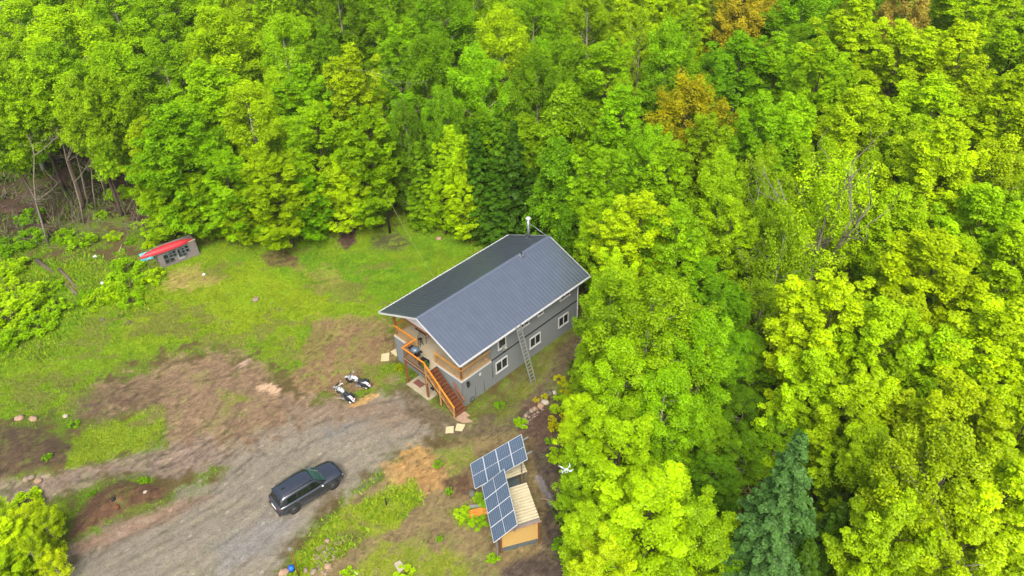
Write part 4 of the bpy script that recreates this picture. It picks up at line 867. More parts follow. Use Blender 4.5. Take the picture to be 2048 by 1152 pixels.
for r_ in ROCKS:
    if r_[4] is None: continue
    lt_ = r_[3] == 'litter'
    rock(*r_[:4], r_[4], 'plastic_scrap' if lt_ else 'rock', 'litter' if lt_ else 'rock', 'white scraps in the grass' if lt_ else 'rocks lying about the yard')
# stone pile and pebbles: too many to count
def scatter_stones(name, polys, n, r0, r1, m, label, seed, cols=None):
    rs = np.random.RandomState(seed); V = []; F = []; o = 0
    base = np.array([(1, 0, 0), (.5, .87, 0), (-.5, .87, 0), (-1, 0, 0), (-.5, -.87, 0), (.5, -.87, 0), (.5, .2, .6), (-.3, .4, .65), (-.2, -.5, .6)])
    FF = [(0, 1, 6), (1, 2, 7), (1, 7, 6), (2, 3, 7), (3, 4, 8), (3, 8, 7), (4, 5, 8), (5, 0, 6), (5, 6, 8), (6, 7, 8)]
    for poly, k in polys:
        xs = [q[0] for q in poly]; ys = [q[1] for q in poly]; X = rs.uniform(min(xs), max(xs), n * k); Y = rs.uniform(min(ys), max(ys), n * k); ok = sdf(poly, X, Y) > 0
        for x, y in list(zip(X[ok], Y[ok])):
            c = at(x, y); z = gz(c[0], c[1]); r = r0 + (r1 - r0) * rs.rand() ** 3; a = rs.rand() * 6.28; rot = np.array([[math.cos(a), -math.sin(a), 0], [math.sin(a), math.cos(a), 0], [0, 0, 1]])
            V.append((base * (1 + .3 * rs.normal(size=(9, 1)) * .4) * [r, r * .8, r * .8]) @ rot.T + [c[0], c[1], z]); F.append(np.array(FF) + o); o += 9
    me = npmesh(name, np.concatenate(V), np.concatenate(F), m); ob = bpy.data.objects.new(name, me); COL.objects.link(ob); return tag(ob, label, name.replace('_', ' '), kind='stuff')
scatter_stones('stone_pile', [([(640, 1150), (625, 1110), (650, 1075), (690, 1085), (670, 1130), (660, 1152)], 1), ([(1035, 850), (1050, 825), (1080, 808), (1090, 818), (1065, 840), (1050, 860)], 1)], 260, .04, .14, M_['stone'], 'loose brown stones heaped beside the drive and along the stone row', 3)
scatter_stones('pebbles', [([(140, 1150), (330, 1010), (470, 890), (560, 850), (820, 790), (860, 870), (700, 990), (590, 1090), (555, 1152)], 1), ([(200, 770), (440, 700), (640, 800), (450, 930), (330, 930)], 1), ([(700, 1152), (760, 1000), (850, 890), (1100, 860), (1120, 1152)], 1), ([(560, 700), (640, 640), (760, 640), (790, 760), (640, 800)], 1)], 420, .012, .045, M_['stone'], 'small pebbles strewn over the drive and the bare soil', 5)
# ------------------------------------------------------------------ trees
BARK = mat('grey_brown_bark', col(90, 78, 66), .95, 0, .3, 6, .4, 20)
PBARK = mat('pale_birch_bark', col(176, 170, 150), .9, 0, .25, 6, .3, 20)
DBARK = mat('dead_grey_wood', col(132, 124, 110), .95, 0, .3, 6, .3, 20)
def trunk_mesh(name, H, limbs, r0, m, seed, top=.92):
    rs = random.Random(seed); mb = MB(); wx, wy = rs.uniform(-.3, .3), rs.uniform(-.3, .3)
    path = lambda t: Vector((wx * math.sin(t * 3), wy * math.sin(t * 2.3), H * t))
    mb.tube([path(t) for t in np.linspace(-.02, top, 9)], [r0 * (1.15 - 1.05 * k / 8) for k in range(9)], 7)
    for (zt, tip) in limbs:
        s = path(zt / H); tip = Vector(tip); md = s.lerp(tip, .55) + Vector((0, 0, (tip - s).length * .08)); r = r0 * .38 * (1.1 - zt / H)
        mb.tube([s, md, tip], [r, r * .7, r * .25], 5)
    me = bpy.data.meshes.new(name); me.from_pydata(mb.v, [], mb.f); me.materials.append(m); me.polygons.foreach_set('use_smooth', mb.sm); return me
def broadleaf(style, seed, H=15., Rc=3.4):
    rs = np.random.RandomState(seed)
    P_ = dict(maple=dict(nl=74, np_=18, nlf=50, ls=.112, lr=.30, pr=.32, base=.12, fl=.85, up=.7),
              aspen=dict(nl=90, np_=15, nlf=50, ls=.09, lr=.27, pr=.34, base=.12, fl=1.25, up=.3),
              round=dict(nl=84, np_=16, nlf=50, ls=.10, lr=.29, pr=.33, base=.12, fl=1.0, up=.45),
              droop=dict(nl=80, np_=14, nlf=44, ls=.12, lr=.27, pr=.40, base=.08, fl=.9, up=.5),
              tall=dict(nl=60, np_=16, nlf=48, ls=.105, lr=.34, pr=.36, base=.52, fl=.8, up=.55),
              sparse=dict(nl=64, np_=16, nlf=18, ls=.11, lr=.32, pr=.38, base=.2, fl=1.1, up=.3),
              bronze=dict(nl=84, np_=15, nlf=46, ls=.09, lr=.28, pr=.34, base=.15, fl=1.2, up=.3))[style]
    zb = H * P_['base']; ZH = H - zb; ph = rs.rand(3) * 6.28; limbs = []; LP = []; LN = []; LT = []
    for i in range(P_['nl']):
        t = min(max(((i + .5) / P_['nl']) ** .85 + rs.normal() * .06, .01), .985); th = i * 2.399 + rs.normal() * .5
        env = (t + .10) ** .48 * (1.03 - t) ** .46 * 1.32
        env *= 1 + .22 * math.sin(2 * th + ph[0] + 3 * t) + .12 * math.sin(3 * th + ph[1] - 5 * t)
        if style == 'droop': env = (1.05 - t) ** .8 * 1.05
        rr = Rc * max(env, .12) * rs.uniform(.45, .95); lrad = Rc * P_['lr'] * rs.uniform(.75, 1.2) * (.7 + .5 * (1 - t))
        c = np.array([rr * math.cos(th), rr * math.sin(th), zb + ZH * t * .97 - lrad * .2 + rs.normal() * .25])
        if t > .93: c[:2] *= .35
        if i % 2 == 0: limbs.append((max(zb * .7, c[2] - rr * (.9 if style == 'aspen' else .6) - .5), tuple(c - [0, 0, lrad * .3])))
        ltint = rs.normal() * .13
        for k in range(P_['np_']):
            d = rs.normal(size=3); d /= np.linalg.norm(d); d[2] = abs(d[2]) * .9 - .12 if style != 'droop' else d[2] * .9 - .1
            out = np.array([math.cos(th), math.sin(th), .2]); d = d + out * .35; d /= np.linalg.norm(d)
            if style == 'droop': pc = c + d * lrad * rs.uniform(.6, 1.1) * [1, 1, P_['fl']]
            else:
                s_ = rs.uniform(-1, 1); ax_ = out * [1, 1, 0] * (.75 - .5 * t) + np.array([0, 0, .55 + .5 * t]); ax_ /= np.linalg.norm(ax_)
                pc = c + ax_ * s_ * lrad * 1.35 + d * lrad * .62 * (1 - .45 * max(s_, 0)) * rs.uniform(.6, 1.1) * [1, 1, P_['fl']]
            pr_ = P_['pr'] * rs.uniform(.55, 1.35) * (Rc / 3.4) ** .5; n = P_['nlf']
            dd = rs.normal(size=(n, 3)); dd /= np.linalg.norm(dd, axis=1)[:, None]
            if style in ('maple', 'round'): dd[:, 2] = np.where(dd[:, 2] < -.1, -dd[:, 2], dd[:, 2])
            rad = pr_ * (.55 + .45 * rs.rand(n, 1)) if style == 'maple' else pr_ * rs.rand(n, 1) ** .40
            q = pc + dd * rad * [1, 1, P_['fl']]
            if style == 'droop': q[:, 2] -= .5 * np.abs(dd[:, 0] * rad[:, 0]) ; q += np.outer(rs.rand(n), out * .5 - [0, 0, .55])
            LP.append(q); LN.append(dd * (.6) + [0, 0, P_['up']]); LT.append(np.clip(.5 + ltint + rs.normal() * .12 + rs.normal(size=n) * .11, 0, 1))
    P = np.concatenate(LP); Nn = np.concatenate(LN); T = np.concatenate(LT)
    cm = leafquads('crown_leaves', P, P_['ls'], LEAF, rs, 'mesh', Nn, T, 1.25 if style != 'droop' else 2.2)
    tm = trunk_mesh('trunk_wood', H, limbs, .19 if H > 9 else .09, PBARK if style in ('aspen', 'sparse') else BARK, seed)
    return cm, tm
def conifer(seed, H=13., Rc=2.3, dens=1., ls=.2, droop=.25, curl=0.):
    rs = np.random.RandomState(seed); P = []; N = []; T = []; A = []; limbs = []
    nw = int(H / .36)
    for w_ in range(nw):
        t = w_ / nw; z = H * (.06 + .93 * t); L0 = Rc * (1 - t) ** .82 * rs.uniform(.85, 1.12) + .12; nb = int(9 - 3 * t)
        for k in range(nb):
            th = rs.rand() * 6.28; Lb = L0 * rs.uniform(.7, 1.1); out = np.array([math.cos(th), math.sin(th), 0]); sd = np.array([-math.sin(th), math.cos(th), 0])
            n = int((10 + 44 * Lb) * dens); s = rs.rand(n) ** .7; lat = (rs.rand(n) - .5) * (.25 + .55 * Lb * (1 - s) * .8)
            zz = z + .22 * s * Lb - droop * (s * Lb) ** 1.6 * .55 + rs.normal(size=n) * .06 - np.abs(lat) * .25
            P.append(np.outer(s * Lb, out) + np.outer(lat, sd) + np.stack([zz * 0, zz * 0, zz], -1))
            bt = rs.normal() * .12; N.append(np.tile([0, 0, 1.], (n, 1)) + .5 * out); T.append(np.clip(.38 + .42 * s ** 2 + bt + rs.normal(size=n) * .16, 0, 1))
            if k < 3 and w_ % 2 == 0: limbs.append((z, tuple(out * Lb * .7 + [0, 0, z])))
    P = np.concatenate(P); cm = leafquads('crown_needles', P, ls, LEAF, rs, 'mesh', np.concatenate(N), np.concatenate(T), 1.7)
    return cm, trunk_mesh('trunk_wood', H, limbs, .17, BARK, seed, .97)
def dead(seed, H=10., spread=2.6, r0=.16, fork=0):
    rs = random.Random(seed); mb = MB()
    def grow(p, d, L0, r, dep):
        pts = [p]; n = 4
        for i in range(n): d = (d + Vector((rs.uniform(-.18, .18), rs.uniform(-.18, .18), rs.uniform(-.03, .12)))).normalized(); pts.append(pts[-1] + d * L0 / n)
        mb.tube(pts, [r * (1 - .17 * i) for i in range(n + 1)], 6 if dep < 2 else 4)
        if dep < 3:
            for k in range(5 if dep == 0 else 4):
                q = pts[rs.randint(1, n)] if dep else pts[rs.randint(2, n)]; a = rs.uniform(0, 6.28)
                nd = (d * (.9 if fork else .35) + Vector((math.cos(a), math.sin(a), rs.uniform(-.1, .5)))).normalized(); grow(q, nd, L0 * rs.uniform(.3, .5), r * .42, dep + 1)
    if fork:
        grow(Vector((0, 0, 0)), Vector((.05, 0, 1)), H * .5, r0, 1)
        for k in range(fork): a = 2.1 * k + seed; grow(Vector((.1, 0, H * .42)), Vector((math.cos(a) * .45, math.sin(a) * .45, 1)).normalized(), H * .55, r0 * .7, 1)
    else: grow(Vector((0, 0, 0)), Vector((rs.uniform(-.1, .1), 0, 1)), H, r0, 0)
    me = bpy.data.meshes.new('dead_wood'); me.from_pydata(mb.v, [], mb.f); me.materials.append(DBARK); me.polygons.foreach_set('use_smooth', mb.sm); return me
LIB = {}
def lib(kind):
    if kind in LIB: return LIB[kind]
    k = kind[0]; i = int(kind[1:] or 0)
    if k == 'm': r = (*broadleaf('maple', 100 + i, 15, 3.5), 15, 3.5)
    elif k == 'a': r = (*broadleaf('aspen', 200 + i, 15, 3.1), 15, 3.1)
    elif k == 'r': r = (*broadleaf('round', 300 + i, 15, 3.3), 15, 3.3)
    elif k == 't': r = (*broadleaf('tall', 450 + i, 15, 3.2), 15, 3.2)
    elif k == 'h': r = (*broadleaf('droop', 400 + i, 15, 3.4), 15, 3.4)
    elif k == 's': r = (*broadleaf('sparse', 500 + i, 15, 3.8), 15, 3.8)
    elif k == 'o': r = (*broadleaf('bronze', 600 + i, 15, 3.3), 15, 3.3)
    elif k == 'f': r = (*conifer(700 + i, 13, 2.1), 13, 2.1)
    elif k == 'b': r = (*conifer(800 + i, 14, 3.4, 2.6, .115, .3), 14, 3.4)
    LIB[kind] = r; return r
NV = dict(t=2, m=5, a=5, r=4, h=2, s=3, o=2, f=3, b=1)
KN = dict(t=('broadleaf_tree', 'tall', 'tree'), m=('maple_tree', 'puffy maple', 'tree'), a=('aspen_tree', 'fine leaved aspen', 'tree'), r=('broadleaf_tree', 'rounded broadleaf tree', 'tree'), h=('beech_tree', 'broadleaf tree with drooping sprays', 'tree'), s=('budding_tree', 'thinly leaved tree with grey branches showing', 'tree'), o=('bronze_tree', 'bronze leaved tree', 'tree'), f=('fir_tree', 'narrow fir', 'tree'), b=('spruce_tree', 'broad spruce', 'tree'))
PL = {'Y': (182, 220, 0), 'YY': (196, 220, 0), 'L': (172, 214, 0), 'G': (150, 200, 0), 'K': (126, 180, 0), 'D': (102, 150, 2), 'F': (68, 110, 10), 'B': (84, 132, 58), 'O': (198, 196, 4), 'P': (200, 188, 40), 'N': (180, 170, 70), 'W': (166, 204, 0), 'V': (152, 172, 12)}
CW = {'Y': 'bright yellow green', 'YY': 'brilliant yellow', 'L': 'light green', 'G': 'fresh green', 'K': 'mid green', 'D': 'deep green', 'F': 'dark green', 'B': 'blue green', 'O': 'bronze', 'P': 'orange brown', 'N': 'greyish bronze', 'W': 'olive yellow', 'V': 'dull olive'}
_tr = random.Random(5); TREES = []
OPEN = [(-80, 470), (60, 475), (100, 495), (180, 450), (250, 465), (290, 475), (390, 468), (420, 475), (520, 455), (620, 440), (690, 445), (765, 430), (785, 405), (850, 410), (890, 440), (960, 445), (1010, 460), (1097, 470), (1180, 555), (1172, 650), (1150, 720), (1130, 800), (1108, 880), (1112, 960), (1118, 1152), (1118, 1500), (-80, 1500)]
def tree(px, py, rpx, H, kind, colr, zc=.62, manual=True):
    p = at(px, py, H * zc); d = np.linalg.norm(p - CPOS); rad = rpx * d / FPX
    k = kind if len(kind) > 1 else kind + str(_tr.randrange(NV[kind])); cm, tm, H0, R0 = lib(k)
    z = gz(p[0], p[1]) - .1
    TREES.append(dict(x=p[0], y=p[1], z=z, H=H, r=rad, kind=k, col=colr, px=px, py=py, rpx=rpx, man=manual))
T = [  # px, py of the crown, half width px, height m, kind, colour
 (60, 95, 62, 15, 'a', 'L'), (150, 130, 80, 16, 'a', 'L'), (30, 205, 55, 14, 'a', 'K'), (240, 50, 66, 15, 'a', 'L'), (345, 60, 70, 15, 'a', 'L'), (245, 200, 72, 15, 'a', 'L'), (340, 185, 66, 15, 'a', 'G'), (450, 120, 76, 16, 'a', 'L'), (430, 235, 70, 15, 'r', 'L'), (110, 40, 60, 14, 'a', 'G'),
 (555, 40, 52, 17, 'm', 'Y'), (585, 140, 66, 16, 'a', 'L'), (515, 270, 70, 14, 'a', 'L'), (365, 320, 78, 14, 'r', 'G'), (320, 385, 52, 9, 'r', 'L'), (400, 400, 46, 7.5, 'r', 'G'), (460, 375, 60, 10, 'r', 'G'), (560, 385, 66, 10, 'm', 'W'), (620, 405, 46, 7, 'r', 'K'), (480, 425, 40, 6, 'm', 'W'), (640, 310, 72, 13, 'r', 'G'), (715, 215, 68, 16, 'm', 'L'), (740, 315, 66, 13, 'm', 'G'), (690, 372, 50, 9, 'r', 'L'), (728, 360, 40, 9, 'm', 'G'),
 (20, 300, 50, 14, 't0', 'L'), (100, 250, 58, 16, 't1', 'L'), (185, 275, 44, 15, 't0', 'L'), (215, 330, 26, 10, 't1', 'L'), (240, 260, 46, 15, 't1', 'G'), (60, 220, 50, 16, 't0', 'G'), (150, 215, 50, 16, 't1', 'G'),
 (690, 60, 58, 15, 'a', 'K'), (705, 135, 30, 13, 'f', 'D'), (660, 150, 40, 14, 'r', 'K'), (775, 60, 60, 15, 'a', 'K'), (830, 30, 54, 15, 'a', 'W'), (885, 80, 66, 16, 'a', 'K'), (860, 185, 70, 16, 'a', 'K'), (800, 150, 46, 15, 'r', 'G'), (815, 300, 40, 13, 'a', 'D'), (840, 350, 36, 10, 'f', 'D'), (955, 45, 70, 16, 'a', 'G'), (1005, 130, 70, 16, 'a', 'L'), (955, 205, 64, 15, 'a', 'G'), (890, 280, 44, 14, 'a', 'K'), (905, 340, 42, 11, 'm', 'L'), (885, 395, 42, 7, 'm', 'G'), (925, 405, 38, 7, 'm', 'L'),
 (955, 330, 42, 13, 'f', 'F'), (1030, 335, 44, 13.5, 'f', 'F'), (995, 385, 42, 10, 'f', 'F'), (1000, 300, 40, 14, 'f', 'D'), (1065, 395, 34, 9, 'f', 'F'), (970, 420, 30, 6, 'f', 'F'),
 (1130, 270, 66, 15, 'h', 'G'), (1115, 370, 56, 13, 'h', 'K'), (1150, 430, 50, 10, 'h', 'D'), (1210, 200, 70, 16, 'm', 'G'), (1130, 175, 62, 15, 'a', 'G'), (1070, 80, 62, 15, 'a', 'G'), (1170, 80, 60, 15, 'a', 'W'), (1070, 210, 55, 15, 'a', 'K'), (1280, 60, 58, 15, 'm', 'Y'), (1275, 115, 46, 15, 's', 'W'), (1370, 60, 56, 15, 'm', 'Y'), (1330, 150, 62, 15, 'a', 'G'), (1240, 290, 62, 15, 'm', 'G'), (1200, 400, 66, 13, 'm', 'G'), (1190, 480, 46, 10, 'r', 'G'),
 (1370, 275, 80, 15.5, 'o', 'O'), (1320, 330, 40, 12, 'o', 'V'), (1480, 55, 66, 15, 'o', 'P'), (1425, 60, 30, 14, 's', 'V'), (1500, 20, 50, 15, 'o', 'P'), (1470, 175, 66, 15, 'm', 'K'), (1430, 230, 44, 14, 'm', 'K'), (1540, 180, 56, 15, 'm', 'G'), (1600, 60, 80, 15, 'a', 'K'), (1690, 120, 70, 17, 'm', 'Y'), (1700, 40, 34, 14, 's', 'V'), (1800, 60, 58, 15, 'o', 'N'), (1780, 165, 76, 16, 'm', 'Y'), (1930, 50, 78, 16, 'm', 'L'), (1890, 175, 76, 16, 'm', 'Y'), (2020, 140, 76, 16, 'm', 'Y'), (1630, 210, 76, 16, 'm', 'L'), (1510, 310, 60, 15, 'm', 'G'),
 (1400, 350, 66, 14, 'm', 'G'), (1330, 400, 62, 14, 'm', 'G'), (1430, 425, 64, 14, 'a', 'G'), (1570, 300, 60, 14, 'r', 'L'), (1690, 300, 76, 15, 'r', 'L'), (1840, 285, 84, 15, 'm', 'Y'), (1985, 280, 84, 16, 'm', 'Y'), (1850, 385, 82, 16, 'm', 'YY'), (1960, 400, 74, 15, 'a', 'Y'), (1275, 500, 74, 13, 'm', 'Y'), (1225, 585, 52, 10, 'm', 'Y'), (1345, 520, 70, 13, 'r', 'G'), (1510, 420, 66, 14, 's', 'W'), (1640, 470, 96, 17, 's', 'Y'), (1555, 540, 74, 14, 's', 'W'), (1760, 500, 76, 14, 'r', 'L'), (1450, 500, 58, 12, 'r', 'L'), (1930, 510, 90, 15, 'm', 'L'), (2040, 480, 70, 15, 'a', 'L'),
 (1990, 600, 100, 15, 'm', 'Y'), (1830, 620, 112, 15, 'm', 'Y'), (1640, 690, 96, 14, 'm', 'Y'), (1740, 740, 100, 14, 'm', 'L'), (1960, 760, 112, 15, 'm', 'Y'), (1850, 800, 90, 13, 'm', 'L'), (1610, 800, 70, 11, 'm', 'L'), (1700, 860, 76, 12, 'm', 'L'), (1880, 900, 100, 14, 'm', 'Y'), (2020, 920, 90, 14, 'm', 'Y'),
 (1300, 690, 110, 15, 'a1', 'G'), (1215, 650, 62, 12, 'a2', 'G'), (1390, 745, 84, 12, 'a3', 'G'), (1240, 780, 88, 11, 'a4', 'G'), (1330, 830, 84, 10, 'a', 'G'), (1170, 735, 34, 7, 'a', 'G'), (1165, 850, 52, 7, 'r', 'Y'), (1230, 930, 96, 10, 'm', 'L'), (1165, 960, 50, 8, 'r', 'L'), (1290, 1060, 112, 10, 'm', 'L'), (1175, 1080, 56, 8, 'r', 'Y'), (1390, 1090, 84, 9, 'r', 'G'), (1210, 1150, 64, 8, 'm', 'Y'),
 (1410, 880, 60, 6, 'r', 'K'), (1480, 830, 56, 6, 'a', 'D'), (1450, 650, 52, 9, 'r', 'K'), (1470, 730, 52, 8, 'a', 'K'), (1520, 640, 54, 9, 's', 'W'), (1500, 750, 46, 7, 'r', 'K'), (1560, 880, 46, 6, 'a', 'K'), (1400, 590, 54, 9, 'r', 'K'), (1330, 600, 50, 8, 'r', 'G'), (1420, 960, 50, 5, 'r', 'D'), (1490, 910, 48, 5, 'a', 'D'),
 (1562, 1015, 112, 16, 'b', 'B'), (1665, 1080, 54, 9, 'f', 'F'), (1668, 985, 46, 7, 'r', 'D'), (1720, 960, 70, 11, 'm', 'L'), (1840, 1020, 110, 15, 'a', 'W'), (1760, 1110, 84, 12, 'm', 'W'), (1980, 1060, 104, 14, 'm', 'Y'), (1900, 1140, 90, 12, 'm', 'W'), (1480, 1130, 60, 6, 'f', 'D'), (1600, 1150, 80, 9, 'b', 'F'),
 (26, 1075, 34, 4.0, 'm', 'Y'), (64, 1110, 38, 3.8, 's', 'YY'), (92, 1052, 34, 3.2, 's', 'Y'), (14, 1146, 40, 3.8, 'r', 'Y'), (108, 1130, 28, 2.8, 's', 'YY'), (2, 1030, 30, 3.5, 's', 'L'), (60, 1040, 34, 3.6, 's', 'YY'),
]
for t in T: tree(*t)
def ccol(px, py):
    A = [((80, 150), 'L'), ((350, 150), 'L'), ((150, 330), 'K'), ((500, 300), 'G'), ((560, 60), 'L'), ((700, 80), 'K'), ((850, 120), 'K'), ((950, 60), 'G'), ((1100, 150), 'G'), ((1250, 80), 'W'), ((1350, 120), 'G'), ((1460, 180), 'K'), ((1580, 60), 'K'), ((1700, 200), 'Y'), ((1950, 100), 'L'), ((1950, 300), 'Y'), ((1500, 420), 'L'), ((1300, 430), 'G'), ((1420, 620), 'K'), ((1750, 500), 'L'), ((1900, 650), 'Y'), ((1500, 850), 'D'), ((1800, 900), 'L'), ((1950, 1050), 'Y'), ((1400, 1000), 'K')]
    return min(A, key=lambda a: math.hypot(a[0][0] - px, a[0][1] - py) * _tr.uniform(.6, 1.4))[1]
# fill the rest of the forest between the trees above
OPW = np.array(OPEN, float)
tries = 0; added = 0
while tries < 9000 and added < 150:
    tries += 1
    x = _tr.uniform(-78, 80); y = _tr.uniform(24, 128); H = _tr.uniform(9.5, 14) if y < 110 else _tr.uniform(12, 15)
    q = project(np.array([x, y, H * .62])); px, py = float(q[0]), float(q[1])
    if not (-140 < px < 2190 and -75 < py < 1260): continue
    rad = _tr.uniform(2.3, 3.3); rpx = rad * FPX / np.linalg.norm(np.array([x, y, H * .62]) - CPOS)
    b_ = project(np.array([x, y, 0.]))
    if sdf(OPEN, np.array([px]), np.array([py]))[0] > -rpx * 1.0: continue
    if sdf(OPEN, np.array([float(b_[0])]), np.array([float(b_[1])]))[0] > -6: continue
    q2 = project(np.array([x, y, H * .2]))
    if sdf(OPEN, np.array([float(q2[0])]), np.array([float(q2[1])]))[0] > -rpx * .45: continue
    if px < 420 and 300 < float(b_[1]) < 520 and float(b_[0]) < 300: continue
    if any(math.hypot(t['x'] - x, t['y'] - y) < (t['r'] + rad) * .62 for t in TREES): continue
    c = ccol(px, py); k = {'L': 'mar', 'G': 'mra', 'K': 'arr', 'Y': 'mmr', 'W': 'sam', 'D': 'raf'}[c]
    tree(px, py, rpx, H, _tr.choice(k), c, manual=False); added += 1
def colphrase(px):
    for lim, s in ((70, 'at the left edge'), (170, 'well left of the canoe'), (290, 'just left of the canoe'), (400, 'above the canoe'), (520, 'right of the canoe'), (660, 'left of the wire pole'), (760, 'beside the wire pole'), (850, 'above the wire pole'), (940, 'between wire pole and roof'), (1020, 'above the far roof end'), (1100, 'above the chimney'), (1200, 'above the right roof corner'), (1310, 'right of the house'), (1430, 'in line with bronze tree'), (1540, 'in the spruce line'), (1660, 'in line with pale forked tree'), (1790, 'right of the pale forked tree'), (1920, 'near the right edge')):
        if px < lim: return s
    return 'at the right edge'
def rowphrase(py):
    for lim, s in ((20, 'at the top edge'), (90, 'near the top'), (170, 'a little below the top'), (250, 'in the upper quarter'), (330, 'in the upper third'), (420, 'above the middle height'), (520, 'above middle height'), (640, 'at the middle height'), (760, 'below the middle height'), (880, 'in the lower third'), (990, 'in the lower quarter')):
        if py < lim: return s
    return 'near the bottom'
for t in TREES:
    k = t['kind'][0]; t['label'] = '%s %s %s, %s' % (CW[t['col']], {'m': 'maple', 'a': 'aspen', 'r': 'rounded tree', 'h': 'drooping tree', 't': 'tall tree', 's': 'thin leaved tree', 'o': 'tree', 'f': 'fir', 'b': 'spruce'}[k], colphrase(t['px']), rowphrase(t['py']))
ORD = ['leftmost', 'second', 'third', 'fourth', 'fifth', 'sixth', 'seventh']
by = {}
for t in TREES: by.setdefault(t['label'], []).append(t)
for lb, ts in by.items():
    if len(ts) > 1:
        ts.sort(key=lambda t: t['px'])
        for i, t in enumerate(ts): t['label'] = (('left one: ', 'right one: ')[i] if len(ts) == 2 else ORD[min(i, 6)] + ': ') + lb
for i, t in enumerate(TREES):
    k = t['kind'][0]; cm, tm, H0, R0 = lib(t['kind'])
    g = empty(KN[k][0], t['label'], 'tree', (t['x'], t['y'], t['z']), _tr.uniform(0, 6.28), {'f': 'conifers', 'b': 'conifers'}.get(k, 'broadleaf forest trees'))
    s = t['r'] / R0 * (1.14 if k in 'maroht' else 1.05); g.scale = (s, s * _tr.uniform(.92, 1.08), t['H'] / H0)
    o = bpy.data.objects.new('crown', cm); COL.objects.link(o); o.parent = g
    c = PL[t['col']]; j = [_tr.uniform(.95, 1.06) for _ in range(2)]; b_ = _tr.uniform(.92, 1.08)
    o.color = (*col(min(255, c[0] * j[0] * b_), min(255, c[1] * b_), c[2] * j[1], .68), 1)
    o = bpy.data.objects.new('trunk', tm); COL.objects.link(o); o.parent = g
# bare and dead trees
def deadtree(px, py, H, seed, label, lean=(0, 0), r0=.15, fork=0, name='dead_tree', zb=0):
    c = gat(px, py) if not zb else Vector(at(px, py, zb)) - Vector((0, 0, zb)); g = empty(name, label, 'tree', c, 0, 'dead and bare trees'); g.rotation_euler = (lean[0], lean[1], seed)
    o = bpy.data.objects.new('trunk', dead(seed, H, 2.5, r0, fork)); COL.objects.link(o); o.parent = g
deadtree(97, 490, 9.5, 1, 'bare grey dead trunk with twiggy top standing left of the canoe', (0, .12), .12)
deadtree(168, 448, 9, 2, 'leaning bare trunk right of the twiggy dead trunk', (0, -.05), .10)
deadtree(178, 412, 8, 3, 'dark bare trunk standing behind the leaning trunk', (0, -.05), .11)
deadtree(192, 415, 8, 4, 'thin bare trunk rightmost beside the dark forest gap', (0, 0), .09)
deadtree(215, 400, 9, 6, 'bare trunk rising under the leaves above the forest gap', (0, -.1), .1)
deadtree(255, 370, 9, 8, 'pale bare trunk showing between two light green crowns', (0, -.1), .12)
deadtree(1628, 545, 16, 12, 'pale grey forked tree with bare limbs among thin yellow leaves', (0, 0), .17, 5, 'bare_tree', 7)
deadtree(1850, 1085, 12, 14, 'grey forked bare limbs showing near the bottom right corner', (0, 0), .10, 2, 'bare_tree', 8)
deadtree(832, 385, 12, 15, 'tall thin pale trunk above the wire pole', (0, 0), .10)
deadtree(1500, 700, 9, 16, 'twisted bare grey tree in the shaded gap right of the house', (0, 0), .12, 2, 'bare_tree')
# ------------------------------------------------------------------ shrubs
def shrubmesh(seed, n=2200, ls=.10):
    rs = np.random.RandomState(seed); P = []; T_ = []
    for k in range(22):
        a = rs.rand() * 6.28; r = rs.rand() ** .5 * 1.05; h = rs.uniform(.15, 1.0) * (1.1 - r * .6); pr_ = rs.uniform(.14, .36); m = n // 22; d = rs.normal(size=(m, 3)); d /= np.linalg.norm(d, axis=1)[:, None]
        P.append(np.array([r * math.cos(a), r * math.sin(a), h]) + d * pr_ * (.5 + .5 * rs.rand(m, 1))); T_.append(np.clip(.5 + rs.normal() * .15 + rs.normal(size=m) * .18, 0, 1))
    P = np.concatenate(P); P[:, 2] = np.maximum(P[:, 2], .03); return leafquads('shrub_leaves', P, ls, LEAF, rs, 'mesh', np.tile([0, 0, .9], (len(P), 1)), np.concatenate(T_), 1.3)
def stemmesh(seed):
    rs = random.Random(seed); mb = MB()
    for k in range(9): a = rs.uniform(0, 6.28); r = rs.uniform(.2, .7); mb.tube([(0, 0, -.05), (math.cos(a) * r * .4, math.sin(a) * r * .4, .35), (math.cos(a) * r, math.sin(a) * r, .75)], [.03, .02, .008], 5)
    me = bpy.data.meshes.new('shrub_stems'); me.from_pydata(mb.v, [], mb.f); me.materials.append(BARK); return me
SHM = [shrubmesh(900 + i) for i in range(4)]; STM = [stemmesh(i) for i in range(2)]
